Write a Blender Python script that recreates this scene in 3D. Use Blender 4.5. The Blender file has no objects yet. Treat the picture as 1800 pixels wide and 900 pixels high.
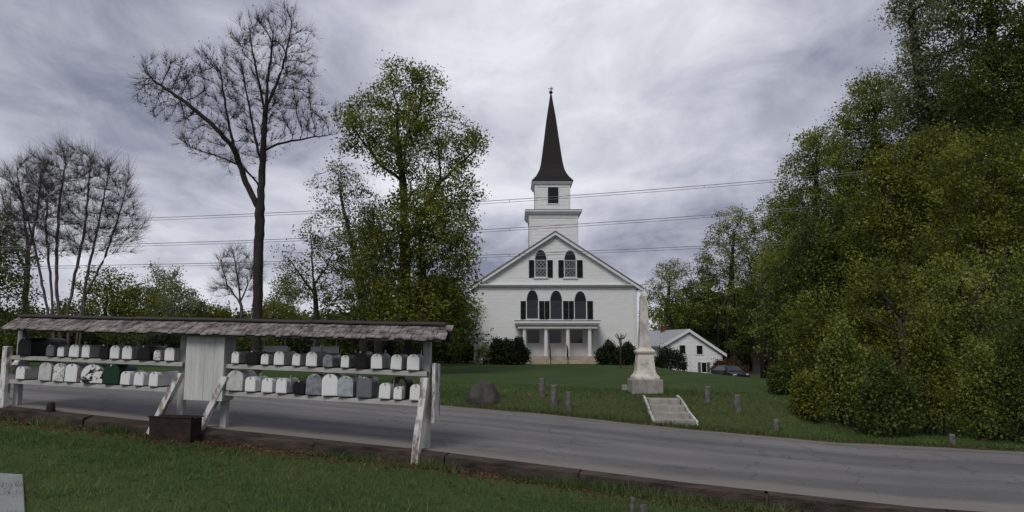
import bpy, math, random
import numpy as np
from mathutils import Vector, Matrix
PI = math.pi
rnd = random.Random(7)
S = bpy.context.scene
COL = S.collection
F = 1285.0; TH = math.atan(160/F); CAMZ = 1.6
# ------------------------------------------------------------------ layout helpers
def ray(px, py):
    u = (px-900)/F; v = (450-py)/F
    return (u, math.cos(TH)-v*math.sin(TH), math.sin(TH)+v*math.cos(TH))
def P(px, py, Y):
    d = ray(px, py); s = Y/d[1]
    return Vector((d[0]*s, Y, CAMZ+d[2]*s))
RD = np.array([0.96, -0.28]); NN = np.array([0.28, 0.96]); S0 = np.array([-1.35, 12.0]); ROADW = 6.8
YAW = math.atan2(-0.28, 0.96)
def tn(x, y):
    a = x-S0[0]; b = y-S0[1]
    return a*RD[0]+b*RD[1], a*NN[0]+b*NN[1]
def W(t, n, z=0.0):
    return Vector((S0[0]+t*RD[0]+n*NN[0], S0[1]+t*RD[1]+n*NN[1], z))
def PT(px, py, n):
    d = ray(px, py)
    bx, by = S0[0]+n*NN[0], S0[1]+n*NN[1]
    A = np.array([[RD[0], -d[0]], [RD[1], -d[1]]])
    t, s = np.linalg.solve(A, np.array([-bx, -by]))
    return t, CAMZ+s*d[2], s
def sm(x):
    x = np.clip(x, 0, 1); return x*x*(3-2*x)
def zr(t):
    return np.interp(t, [-400,-60,-30,-16,-9.2,-4,0,4,7,12,30,60,400], [1.6,1.3,1.0,.72,.5,.19,-.03,-.33,-.5,-.58,-.8,-1.0,-1.4])
MON = P(1134, 680, 21.0); KX, KY = MON.x+0.1, MON.y-0.6
def zg(x, y):
    x = np.asarray(x, float); y = np.asarray(y, float)
    t, n = tn(x, y)
    r = zr(t)
    near = (r-0.2)*(1-sm((-n-0.6)/9.0)) + 0.0
    far = 0.22 - 2.1*sm((x-9)/11)*sm((y-24)/32) + 0.5*sm((-x-20)/60) + 1.5*sm((y-110)/120)
    w = sm((n-ROADW-0.3)/16)
    f = r*(1-w)+far*w
    dk = np.hypot((x-KX)*0.72, (y-KY))
    f = f + (0.31-f)*(1-sm((dk-1.9)/2.2))*(sm((n-ROADW-0.15)/2.2))
    f = f + 0.03*np.sin(x*0.7+1)*np.sin(y*0.5)*sm((n-ROADW-1)/4)
    if STEP is not None:
        (sx_, sy_), (ex_, ey_), L_ = STEP
        u = (x-sx_)*ex_+(y-sy_)*ey_; v = -(x-sx_)*ey_+(y-sy_)*ex_
        u = u+.216*np.clip(v, 0, 2)
        f = f-.16*(np.abs(u) < L_/2+.02)*(v > -.02)*(v < 1.5)
    z = np.where(n < -0.12, near, np.where(n < ROADW+0.05, r-0.04, f))
    return z
STEP = None
def gz(x, y): return float(zg(x, y))
def onG(px, Y):            # ground point in pixel column px at depth Y
    x = P(px, 640, Y).x
    return Vector((x, Y, gz(x, Y)))
def hit(px, py):
    d = ray(px, py)
    prev = 3.0
    for k in range(4000):
        s = 3+k*0.04
        if CAMZ+d[2]*s <= gz(d[0]*s, d[1]*s): return Vector((d[0]*s, d[1]*s, gz(d[0]*s, d[1]*s)))
    return P(px, py, 100)
# ------------------------------------------------------------------ materials
def nt(name):
    m = bpy.data.materials.new(name); m.use_nodes = True
    n = m.node_tree; return m, n, n.nodes['Principled BSDF']
def mat(name, c, rough=0.7, var=0.25, scale=3.0, bump=0.0, bscale=30.0, c2=None, lo=0.35, hi=0.65, metal=0.0, stretch=(1,1,1), spec=0.3, coords='Object'):
    m, n, b = nt(name)
    b.inputs['Roughness'].default_value = rough; b.inputs['Metallic'].default_value = metal
    b.inputs['Specular IOR Level'].default_value = spec
    tc = n.nodes.new('ShaderNodeTexCoord'); mp = n.nodes.new('ShaderNodeMapping'); mp.inputs['Scale'].default_value = stretch
    n.links.new(tc.outputs[coords], mp.inputs[0])
    no = n.nodes.new('ShaderNodeTexNoise'); no.inputs['Scale'].default_value = scale; no.inputs['Detail'].default_value = 7; no.inputs['Roughness'].default_value = 0.65
    n.links.new(mp.outputs[0], no.inputs['Vector'])
    r = n.nodes.new('ShaderNodeValToRGB'); r.color_ramp.elements[0].position = lo; r.color_ramp.elements[1].position = hi
    if c2 is None: c2 = tuple(x*(1-var) for x in c)
    r.color_ramp.elements[0].color = (*c2, 1); r.color_ramp.elements[1].color = (*c, 1)
    n.links.new(no.outputs[0], r.inputs[0]); n.links.new(r.outputs[0], b.inputs['Base Color'])
    if bump:
        n2 = n.nodes.new('ShaderNodeTexNoise'); n2.inputs['Scale'].default_value = bscale; n2.inputs['Detail'].default_value = 5
        n.links.new(mp.outputs[0], n2.inputs['Vector'])
        bp = n.nodes.new('ShaderNodeBump'); bp.inputs['Strength'].default_value = bump; bp.inputs['Distance'].default_value = 0.02
        n.links.new(n2.outputs[0], bp.inputs['Height']); n.links.new(bp.outputs[0], b.inputs['Normal'])
    return m
def leafmat(name, c1, c2, c3):
    m, n, b = nt(name)
    at = n.nodes.new('ShaderNodeAttribute'); at.attribute_name = 'tint'
    r = n.nodes.new('ShaderNodeValToRGB')
    r.color_ramp.elements[0].color = (*c1, 1); r.color_ramp.elements[1].color = (*c3, 1)
    e = r.color_ramp.elements.new(0.5); e.color = (*c2, 1)
    n.links.new(at.outputs['Fac'], r.inputs[0])
    n.links.new(r.outputs[0], b.inputs['Base Color']); b.inputs['Roughness'].default_value = 0.6
    b.inputs['Specular IOR Level'].default_value = 0.25
    tr = n.nodes.new('ShaderNodeBsdfTranslucent'); n.links.new(r.outputs[0], tr.inputs[0])
    mx = n.nodes.new('ShaderNodeMixShader'); mx.inputs[0].default_value = 0.35
    out = n.nodes['Material Output']
    n.links.new(b.outputs[0], mx.inputs[1]); n.links.new(tr.outputs[0], mx.inputs[2]); n.links.new(mx.outputs[0], out.inputs[0])
    return m
M = {}
M['paint'] = mat('white_paint', (.74,.75,.76), .55, .13, 1.2, .05, 40)
M['clap'] = mat('white_clapboard', (.76,.77,.78), .6, .12, .9, .04, 25, stretch=(1,1,6))
M['trim'] = mat('white_trim', (.72,.73,.74), .55, .12, 2)
M['weathered'] = mat('weathered_white_paint', (.66,.66,.65), .75, 0, 6, .35, 30, c2=(.20,.17,.145), lo=.40, hi=.52, stretch=(1,1,.45))
M['panelw'] = mat('notice_panel_paint', (.56,.57,.56), .7, .25, 2.5, .12, 20, stretch=(3,3,.4))
M['shelf'] = mat('greyed_white_board', (.44,.44,.42), .8, .35, 3, .2, 30)
M['shingle'] = mat('weathered_cedar_shake', (.27,.245,.225), .9, 0, 5.5, .6, 45, c2=(.06,.052,.047), lo=.36, hi=.62, stretch=(1,1,1))
M['shutter'] = mat('black_green_shutter', (.012,.017,.019), .5, .3, 3)
M['dark'] = mat('dark_interior', (.01,.01,.012), .4, .3, 3)
M['glass'] = mat('window_glass', (.012,.014,.018), .08, .4, 1.0, spec=.6)
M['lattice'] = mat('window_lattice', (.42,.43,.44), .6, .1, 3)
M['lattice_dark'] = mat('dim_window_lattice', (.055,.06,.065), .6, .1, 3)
M['kerb'] = mat('worn_white_kerb', (.50,.50,.47), .8, 0, 5, .3, 30, c2=(.20,.19,.16), lo=.35, hi=.55)
M['spire'] = mat('black_slate_spire', (.011,.009,.010), .7, .35, 5, .4, 20)
M['roofg'] = mat('grey_roof', (.16,.165,.17), .6, .3, 2, .2, 20)
M['granite'] = mat('granite', (.33,.31,.28), .85, 0, 6, .4, 40, c2=(.20,.19,.175))
M['marble'] = mat('stained_marble', (.56,.53,.47), .7, 0, 3.2, .2, 30, c2=(.13,.11,.09), lo=.30, hi=.50)
M['marbledirt'] = mat('heavily_stained_marble', (.54,.51,.47), .75, 0, 2.6, .1, 30, c2=(.17,.15,.13), lo=.36, hi=.58, stretch=(1,1,.6))
M['boulder'] = mat('boulder_rock', (.075,.07,.062), .9, 0, 3, .7, 12, c2=(.035,.032,.03))
M['sandstone'] = mat('tan_step_stone', (.40,.34,.27), .85, .3, 2, .2, 20)
M['stonepost'] = mat('grey_stone_post', (.17,.165,.155), .9, 0, 9, .6, 30, c2=(.07,.065,.06))
M['bark'] = mat('grey_brown_bark', (.075,.062,.052), .95, 0, 5, .7, 18, c2=(.025,.02,.017), stretch=(1,1,.35))
M['bark2'] = mat('dark_bark', (.04,.034,.028), .95, .5, 5, .6, 18, stretch=(1,1,.35))
M['barkg'] = mat('grey_bark', (.12,.10,.092), .95, 0, 5, .6, 18, c2=(.05,.042,.038), stretch=(1,1,.35))
M['barkp'] = mat('pale_twigs', (.15,.12,.11), .9, .4, 5)
M['timber'] = mat('weathered_timber', (.075,.058,.048), .95, 0, 4, .8, 25, c2=(.02,.015,.013), stretch=(.3,2,2))
M['rust'] = mat('rusted_iron', (.035,.022,.017), .85, .6, 5, .5, 20)
M['iron'] = mat('black_iron', (.015,.015,.016), .5, .2, 5)
M['mbw'] = mat('mailbox_white', (.76,.77,.77), .45, .1, 7)
M['mbw2'] = mat('mailbox_dull_white', (.62,.63,.62), .5, .3, 5, c2=(.36,.37,.36))
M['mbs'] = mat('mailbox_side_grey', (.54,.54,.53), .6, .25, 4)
M['mbspot'] = mat('mailbox_worn_white', (.68,.69,.68), .5, 0, 26, c2=(.22,.21,.20), lo=.42, hi=.5)
M['mbg'] = mat('mailbox_galvanised', (.32,.34,.36), .42, 0, 14, c2=(.15,.16,.18), metal=.35)
M['mbg2'] = mat('mailbox_pale_galvanised', (.46,.50,.53), .4, 0, 12, c2=(.27,.30,.33), metal=.25)
M['mbg3'] = mat('mailbox_dark_grey', (.17,.18,.195), .45, .2, 8, metal=.3)
M['mbb'] = mat('mailbox_black', (.010,.010,.011), .45, .2, 5)
M['mbn'] = mat('mailbox_green', (.008,.04,.024), .5, .2, 5)
M['mbrust'] = mat('mailbox_rust_streaked', (.58,.57,.55), .6, 0, 9, c2=(.28,.09,.04), lo=.36, hi=.48)
M['mbhorse'] = mat('mailbox_black_splotch', (.70,.71,.72), .45, 0, 6.5, c2=(.012,.012,.014), lo=.47, hi=.49)
M['red'] = mat('red_flag', (.22,.02,.015), .5, .2, 5)
M['brick'] = mat('chimney_brick', (.12,.05,.04), .9, .3, 8)
M['car'] = mat('dark_car_paint', (.014,.014,.018), .22, .1, 2, spec=.6)
M['carglass'] = mat('windscreen_glass', (.03,.035,.04), .05, .1, 2, spec=.9)
M['chrome'] = mat('lamp_lens', (.6,.6,.62), .2, .1, 2, metal=.6)
M['rubber'] = mat('tyre_rubber', (.012,.012,.012), .8, .1, 2)
M['wire'] = mat('wire_sheath', (.20,.20,.22), .7, .1, 2)
M['conc'] = mat('pale_concrete', (.24,.26,.25), .8, .2, 2, .1, 20)
M['gravel'] = mat('pale_gravel', (.34,.31,.27), .95, .4, 12, .4, 40)
M['darkroof'] = mat('dark_roof', (.055,.05,.048), .8, .35, 2, .2, 20)
M['barn'] = mat('dark_barn_board', (.045,.04,.036), .9, .4, 2, .2, 20)
M['litter'] = leafmat('dead_leaf', (.07,.035,.02), (.13,.065,.035), (.20,.12,.06))
M['lf_main'] = leafmat('maple_spring_leaf', (.07,.10,.02), (.15,.19,.034), (.26,.29,.06))
M['lf_yel'] = leafmat('olive_spring_leaf', (.055,.075,.012), (.12,.145,.019), (.21,.23,.033))
M['lf_pale'] = leafmat('pale_young_leaf', (.10,.13,.06), (.18,.22,.10), (.27,.31,.16))
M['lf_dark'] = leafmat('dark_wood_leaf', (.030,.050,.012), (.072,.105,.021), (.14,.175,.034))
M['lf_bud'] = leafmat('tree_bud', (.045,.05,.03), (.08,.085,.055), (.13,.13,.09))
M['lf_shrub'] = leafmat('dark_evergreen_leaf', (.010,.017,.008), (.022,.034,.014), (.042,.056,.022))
M['lf_rust'] = leafmat('reddish_shrub_leaf', (.06,.028,.016), (.09,.045,.025), (.07,.065,.03))
M['blade'] = leafmat('grass_blade', (.028,.068,.017), (.068,.128,.032), (.19,.22,.075))
# ground material
def ground_mat():
    m, n, b = nt('lawn_grass'); b.inputs['Roughness'].default_value = .95; b.inputs['Specular IOR Level'].default_value = .1
    tc = n.nodes.new('ShaderNodeTexCoord')
    def noise(s, d=6):
        k = n.nodes.new('ShaderNodeTexNoise'); k.inputs['Scale'].default_value = s; k.inputs['Detail'].default_value = d
        n.links.new(tc.outputs['Object'], k.inputs['Vector']); return k
    def ramp(a, c1, c2, p1=.35, p2=.65):
        r = n.nodes.new('ShaderNodeValToRGB'); r.color_ramp.elements[0].position = p1; r.color_ramp.elements[1].position = p2
        r.color_ramp.elements[0].color = (*c1, 1); r.color_ramp.elements[1].color = (*c2, 1); n.links.new(a, r.inputs[0]); return r
    def mix(f, a, c):
        x = n.nodes.new('ShaderNodeMix'); x.data_type = 'RGBA'; n.links.new(f, x.inputs[0]); n.links.new(a, x.inputs[6]); n.links.new(c, x.inputs[7]); return x
    a = ramp(noise(.35).outputs[0], (.028,.054,.015), (.055,.090,.026))
    a2 = ramp(noise(9).outputs[0], (.022,.044,.013), (.066,.100,.030))
    mixn = n.nodes.new('ShaderNodeMix'); mixn.data_type = 'RGBA'; mixn.inputs[0].default_value = .5
    n.links.new(a.outputs[0], mixn.inputs[6]); n.links.new(a2.outputs[0], mixn.inputs[7])
    br = ramp(noise(5).outputs[0], (.05,.042,.018), (.085,.062,.032))
    at = n.nodes.new('ShaderNodeAttribute'); at.attribute_name = 'dry'
    x = n.nodes.new('ShaderNodeMath'); x.operation = 'MULTIPLY_ADD'
    nz = noise(2.5); n.links.new(nz.outputs[0], x.inputs[0]); x.inputs[1].default_value = .9; x.inputs[2].default_value = -.45
    y = n.nodes.new('ShaderNodeMath'); y.operation = 'ADD'; y.use_clamp = True; n.links.new(x.outputs[0], y.inputs[0]); n.links.new(at.outputs['Fac'], y.inputs[1])
    z = n.nodes.new('ShaderNodeMath'); z.operation = 'MULTIPLY'; z.use_clamp = True; n.links.new(y.outputs[0], z.inputs[0]); n.links.new(at.outputs['Fac'], z.inputs[1])
    dirt = ramp(noise(8).outputs[0], (.045,.028,.019), (.095,.065,.045))
    d2 = n.nodes.new('ShaderNodeAttribute'); d2.attribute_name = 'dirt'
    g = mix(z.outputs[0], mixn.outputs[2], br.outputs[0]); g2 = mix(d2.outputs['Fac'], g.outputs[2], dirt.outputs[0])
    n.links.new(g2.outputs[2], b.inputs['Base Color'])
    bp = n.nodes.new('ShaderNodeBump'); bp.inputs['Strength'].default_value = .6; bp.inputs['Distance'].default_value = .04
    n.links.new(noise(25).outputs[0], bp.inputs['Height']); n.links.new(bp.outputs[0], b.inputs['Normal'])
    return m
M['ground'] = ground_mat()
def road_mat():
    m, n, b = nt('worn_asphalt'); b.inputs['Roughness'].default_value = .9; b.inputs['Specular IOR Level'].default_value = .2
    tc = n.nodes.new('ShaderNodeTexCoord')
    def noise(s, sc, d=5):
        mp = n.nodes.new('ShaderNodeMapping'); mp.inputs['Scale'].default_value = sc; n.links.new(tc.outputs['Object'], mp.inputs[0])
        k = n.nodes.new('ShaderNodeTexNoise'); k.inputs['Scale'].default_value = s; k.inputs['Detail'].default_value = d
        n.links.new(mp.outputs[0], k.inputs['Vector']); return k
    r = n.nodes.new('ShaderNodeValToRGB'); r.color_ramp.elements[0].position = .36; r.color_ramp.elements[1].position = .64
    r.color_ramp.elements[0].color = (.118,.118,.118, 1); r.color_ramp.elements[1].color = (.19,.187,.184, 1)
    n.links.new(noise(1.3, (.03,1,1), 4).outputs[0], r.inputs[0])
    r2 = n.nodes.new('ShaderNodeValToRGB'); r2.color_ramp.elements[0].position = .3; r2.color_ramp.elements[1].position = .7
    r2.color_ramp.elements[0].color = (.72,.72,.72,1); r2.color_ramp.elements[1].color = (1.2,1.18,1.16,1)
    n.links.new(noise(60, (1,1,1), 3).outputs[0], r2.inputs[0])
    r3 = n.nodes.new('ShaderNodeValToRGB'); r3.color_ramp.elements[0].position = .3; r3.color_ramp.elements[1].position = .7
    r3.color_ramp.elements[0].color = (.85,.85,.86,1); r3.color_ramp.elements[1].color = (1.1,1.09,1.07,1)
    n.links.new(noise(.6, (1,1,1), 6).outputs[0], r3.inputs[0])
    def mul(a, c):
        x = n.nodes.new('ShaderNodeMix'); x.data_type = 'RGBA'; x.blend_type = 'MULTIPLY'; x.inputs[0].default_value = 1
        n.links.new(a, x.inputs[6]); n.links.new(c, x.inputs[7]); return x.outputs[2]
    base = mul(mul(r.outputs[0], r2.outputs[0]), r3.outputs[0])
    vo = n.nodes.new('ShaderNodeTexVoronoi'); vo.feature = 'DISTANCE_TO_EDGE'; vo.inputs['Scale'].default_value = .45
    wn = noise(1.8, (1,1,1), 4); ad = n.nodes.new('ShaderNodeVectorMath'); ad.operation = 'ADD'
    sc_ = n.nodes.new('ShaderNodeVectorMath'); sc_.operation = 'SCALE'; sc_.inputs['Scale'].default_value = .9; n.links.new(wn.outputs['Color'], sc_.inputs[0])
    n.links.new(tc.outputs['Object'], ad.inputs[0]); n.links.new(sc_.outputs[0], ad.inputs[1]); n.links.new(ad.outputs[0], vo.inputs['Vector'])
    rc = n.nodes.new('ShaderNodeValToRGB'); rc.color_ramp.elements[0].position = .0; rc.color_ramp.elements[0].color = (.68,.68,.68,1); rc.color_ramp.elements[1].position = .014; rc.color_ramp.elements[1].color = (1,1,1,1)
    n.links.new(vo.outputs['Distance'], rc.inputs[0]); base = mul(base, rc.outputs[0])
    sp = n.nodes.new('ShaderNodeSeparateXYZ'); n.links.new(tc.outputs['Object'], sp.inputs[0])
    def mth(op, a, b_):
        q = n.nodes.new('ShaderNodeMath'); q.operation = op; q.use_clamp = op == 'MULTIPLY'
        for i, v in enumerate((a, b_)):
            if isinstance(v, (int, float)): q.inputs[i].default_value = v
            else: n.links.new(v, q.inputs[i])
        return q.outputs[0]
    ed = mth('ABSOLUTE', mth('SUBTRACT', sp.outputs[1], ROADW/2), 0)
    ed = mth('SUBTRACT', ed, ROADW/2-.75)
    ed = mth('ADD', ed, mth('SUBTRACT', noise(2.2, (.5,1,1), 6).outputs[0], .55))
    ed = mth('MULTIPLY', ed, 1.6)
    xx = n.nodes.new('ShaderNodeMix'); xx.data_type = 'RGBA'; n.links.new(ed, xx.inputs[0]); n.links.new(base, xx.inputs[6]); xx.inputs[7].default_value = (.19,.175,.155,1)
    n.links.new(xx.outputs[2], b.inputs['Base Color'])
    bp = n.nodes.new('ShaderNodeBump'); bp.inputs['Strength'].default_value = .5; bp.inputs['Distance'].default_value = .01
    n.links.new(noise(90, (1,1,1), 2).outputs[0], bp.inputs['Height']); n.links.new(bp.outputs[0], b.inputs['Normal'])
    return m
M['road'] = road_mat()
# ------------------------------------------------------------------ object helpers
def tag(o, label=None, cat=None, group=None, kind=None):
    if label: o['label'] = label
    if cat: o['category'] = cat
    if group: o['group'] = group
    if kind: o['kind'] = kind
    return o
def empty(name, loc, label=None, cat=None, group=None):
    o = bpy.data.objects.new(name, None); COL.objects.link(o); o.location = loc; o.empty_display_size = .3
    return tag(o, label, cat, group)
class MB:
    def __init__(s, org=(0,0,0)): s.v = []; s.f = []; s.o = Vector(org)
    def add(s, vs, fs):
        k = len(s.v); s.v += [tuple(Vector(v)-s.o) for v in vs]; s.f += [tuple(i+k for i in f) for f in fs]; return s
    def box(s, a, b):
        x0,y0,z0 = (min(a[i],b[i]) for i in range(3)); x1,y1,z1 = (max(a[i],b[i]) for i in range(3))
        return s.add([(x0,y0,z0),(x1,y0,z0),(x1,y1,z0),(x0,y1,z0),(x0,y0,z1),(x1,y0,z1),(x1,y1,z1),(x0,y1,z1)],
              [(0,3,2,1),(4,5,6,7),(0,1,5,4),(1,2,6,5),(2,3,7,6),(3,0,4,7)])
    def beam(s, p, q, w, h, up=(0,0,1)):
        p = Vector(p); q = Vector(q); d = (q-p).normalized(); up = Vector(up)
        sd = d.cross(up)
        if sd.length < 1e-3: sd = d.cross(Vector((0,1,0)))
        sd.normalize(); u = sd.cross(d).normalized()
        vs = []
        for e in (p, q):
            for a, c in ((-1,-1),(1,-1),(1,1),(-1,1)): vs.append(e+sd*a*w/2+u*c*h/2)
        return s.add(vs, [(3,2,1,0),(4,5,6,7),(0,1,5,4),(1,2,6,5),(2,3,7,6),(3,0,4,7)])
    def hexa(s, vs): return s.add(vs, [(0,3,2,1),(4,5,6,7),(0,1,5,4),(1,2,6,5),(2,3,7,6),(3,0,4,7)])
    def tube(s, pts, r, n=8, cap=True):
        pts = [Vector(p) for p in pts]; rs = r if isinstance(r, (list, tuple)) else [r]*len(pts)
        vs = []; fs = []
        for i, p in enumerate(pts):
            d = (pts[min(i+1, len(pts)-1)]-pts[max(i-1, 0)]).normalized()
            a = d.cross(Vector((0,0,1)))
            if a.length < 1e-3: a = Vector((1,0,0))
            a.normalize(); b = d.cross(a)
            for k in range(n):
                an = 2*PI*k/n; vs.append(p+(a*math.cos(an)+b*math.sin(an))*rs[i])
        for i in range(len(pts)-1):
            for k in range(n): fs.append((i*n+k, i*n+(k+1)%n, (i+1)*n+(k+1)%n, (i+1)*n+k))
        if cap: fs.append(tuple(range(n))[::-1]); fs.append(tuple((len(pts)-1)*n+k for k in range(n)))
        return s.add(vs, fs)
    def lathe(s, c, prof, n=16, sq=False):
        vs = []; fs = []
        for r, z in prof:
            for k in range(n):
                an = 2*PI*k/n + (PI/4 if sq else 0); q = r*(math.sqrt(2) if sq else 1)
                vs.append((c[0]+q*math.cos(an), c[1]+q*math.sin(an), c[2]+z))
        for i in range(len(prof)-1):
            for k in range(n): fs.append((i*n+k, i*n+(k+1)%n, (i+1)*n+(k+1)%n, (i+1)*n+k))
        fs.append(tuple(range(n))[::-1]); fs.append(tuple((len(prof)-1)*n+k for k in range(n)))
        return s.add(vs, fs)
    def prismY(s, pts, y0, y1):     # polygon of (x,z), counter clockwise seen from -Y
        n = len(pts); vs = [(x, y0, z) for x, z in pts]+[(x, y1, z) for x, z in pts]
        return s.add(vs, [tuple(range(n)), tuple(range(2*n-1, n-1, -1))]+[((i+1)%n, i, n+i, n+(i+1)%n) for i in range(n)])
    def build(s, name, m, parent=None, smooth=False, bevel=0):
        me = bpy.data.meshes.new(name); me.from_pydata(s.v, [], s.f); me.update()
        o = bpy.data.objects.new(name, me); COL.objects.link(o); me.materials.append(m)
        if smooth: me.polygons.foreach_set('use_smooth', [True]*len(me.polygons))
        if parent: o.parent = parent
        else: o.location = s.o
        if bevel:
            b = o.modifiers.new('b', 'BEVEL'); b.width = bevel; b.segments = 2; b.limit_method = 'ANGLE'
        return o
def npmesh(name, v, quads, m, attrs=None, parent=None, tri=False, smooth=False):
    k = 3 if tri else 4
    me = bpy.data.meshes.new(name); nv = len(v); nf = len(quads)
    me.vertices.add(nv); me.vertices.foreach_set('co', np.ascontiguousarray(v, dtype=np.float32).ravel())
    me.loops.add(nf*k); me.loops.foreach_set('vertex_index', np.ascontiguousarray(quads, dtype=np.int32).ravel())
    me.polygons.add(nf); me.polygons.foreach_set('loop_start', np.arange(0, nf*k, k, dtype=np.int32)); me.polygons.foreach_set('loop_total', np.full(nf, k, dtype=np.int32))
    if smooth: me.polygons.foreach_set('use_smooth', np.ones(nf, dtype=bool))
    me.update(calc_edges=True)
    for an, (dom, val) in (attrs or {}).items():
        a = me.attributes.new(an, 'FLOAT', dom); a.data.foreach_set('value', np.ascontiguousarray(val, dtype=np.float32))
    me.materials.append(m)
    o = bpy.data.objects.new(name, me); COL.objects.link(o)
    if parent: o.parent = parent
    return o
# ------------------------------------------------------------------ ground and road
def build_ground():
    def axis(fine0, fine1, step, far, g=1.18):
        a = list(np.arange(fine0, fine1+1e-6, step)); s = step; x = fine1
        while x < far: s *= g; x += s; a.append(x)
        s = step; x = fine0
        while x > -far: s *= g; x -= s; a.insert(0, x)
        return np.array(a)
    T = axis(-14, 12, .25, 900); N = axis(-10, 24, .25, 900)
    N = np.unique(np.round(np.concatenate([N[(N < -.45)|((N > .3)&(N < ROADW-.3))|(N > ROADW+.35)], [-.35,-.24,-.13,-.11, .1, ROADW-.05, ROADW+.04, ROADW+.06, ROADW+.2]]), 4))
    t, n = np.meshgrid(T, N)
    x = S0[0]+t*RD[0]+n*NN[0]; y = S0[1]+t*RD[1]+n*NN[1]; z = zg(x, y)
    ny, nx = t.shape
    idx = np.arange(ny*nx).reshape(ny, nx)
    q = np.stack([idx[:-1,:-1], idx[:-1,1:], idx[1:,1:], idx[1:,:-1]], -1).reshape(-1, 4)
    dk = np.hypot((x-KX)*.6, y-KY)
    dry = np.clip(1-(dk-2.6)/2.0, 0, 1)*(n > ROADW)*(n < ROADW+5)*.6
    dry = np.maximum(dry, .42*(n < 0)); dry = np.maximum(dry, .25*(n > ROADW))
    dirt = np.exp(-((n+.35)/.28)**2)*(n < 0)*.9+np.exp(-((n-ROADW-.05)/.22)**2)*.75*(n > ROADW-.2)
    o = npmesh('ground', np.stack([x, y, z], -1).reshape(-1, 3), q, M['ground'], {'dry': ('POINT', dry.ravel()), 'dirt': ('POINT', dirt.ravel())}, smooth=True)
    tag(o, kind='structure')
    # road sheet in its own (t, n) frame
    T2 = axis(-30, 30, .5, 500); NR = np.array([-.04, 0, .6, 1.5, 2.5, 3.4, 4.4, 5.4, 6.2, ROADW-.05, ROADW+.08])
    t, n = np.meshgrid(T2, NR)
    edge = .05*np.sin(t*1.7)+.04*np.sin(t*4.3+1)
    nn_ = n+np.where(n > ROADW-.1, edge, 0)
    z = zr(t)+.05*(1-((n-ROADW/2)/(ROADW/2))**2)
    z = np.where(n > ROADW, zr(t)-.045, z)
    ny, nx = t.shape; idx = np.arange(ny*nx).reshape(ny, nx)
    q = np.stack([idx[:-1,:-1], idx[:-1,1:], idx[1:,1:], idx[1:,:-1]], -1).reshape(-1, 4)
    o = npmesh('road', np.stack([t, nn_, z], -1).reshape(-1, 3), q, M['road'], smooth=True)
    o.location = (S0[0], S0[1], 0); o.rotation_euler = (0, 0, YAW); tag(o, kind='structure')
SA, SC = hit(1152, 742), hit(1222, 747)
_e = (SC-SA); _e.z = 0; _L = _e.length; _e.normalize(); _m = (SA+SC)/2
STEP = ((_m.x, _m.y), (_e.x, _e.y), _L)
build_ground()
# timbers retaining the near road edge
def timbers():
    t = -24.0; k = 0
    names = []
    while t < 16:
        L = rnd.uniform(2.1, 2.9); g = rnd.uniform(.01, .05)
        zz0 = float(zr(t)); zz1 = float(zr(t+L))
        jj = rnd.uniform(-.02, .02)
        b = MB(W(t+L/2, -.12, float(zr(t+L/2))-.2))
        vs = []
        tops = -.025+rnd.uniform(-.04, .02); fs = []; K = 6
        for k in range(K+1):
            tt = t+(L-g)*k/K; zz = float(zr(tt)); j2 = jj*(1-2*k/K)+rnd.uniform(-.008,.008)
            for n_, dz in ((-.24+j2, -.30), (-.035, -.30), (-.035, .0), (-.24+j2, tops+rnd.uniform(-.022,.012))): vs.append(W(tt, n_, zz+dz))
        for k in range(K):
            for e in range(4): fs.append((k*4+e, k*4+(e+1)%4, k*4+4+(e+1)%4, k*4+4+e))
        fs += [(3,2,1,0), tuple(K*4+e for e in range(4))]
        b.add(vs, fs)
        px = None
        c = W(t+L/2, -.2, (zz0+zz1)/2)
        names.append((b, c)); t += L
    vis = [x for x in names]
    for i, (b, c) in enumerate(vis):
        u = 900+F*c.x/max(c.y, 1)
        where = [(110,'below the left end of the mailbox shelter'),(240,'left of the rusty planter box'),(380,'behind the rusty planter box'),(520,'right of the notice panel brace'),(700,'under the middle of the right mailbox rows'),(860,'at the right end brace of the mailbox shelter'),(1080,'just right of the mailbox shelter'),(1350,'opposite the stone steps'),(1650,'near the right bottom corner')]
        lab = None
        for lim, s in where:
            if u < lim: lab = s; break
        if u < -120: lab = 'beyond the left frame edge, piece %d out' % (i+1)
        if lab is None: lab = 'beyond the right end of the row'
        used = timbers.__dict__.setdefault('u', {})
        used[lab] = used.get(lab, 0)+1
        if used[lab] == 2: lab += ', the next one on'
        elif used[lab] > 2: lab += ', the %s one on' % ['third','fourth','fifth','sixth','seventh'][used[lab]-3]
        o = b.build('edge_timber', M['timber'], bevel=.012)
        tag(o, 'dark road edge timber ' + lab, 'timber', 'timbers along the near road edge')
timbers()
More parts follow.
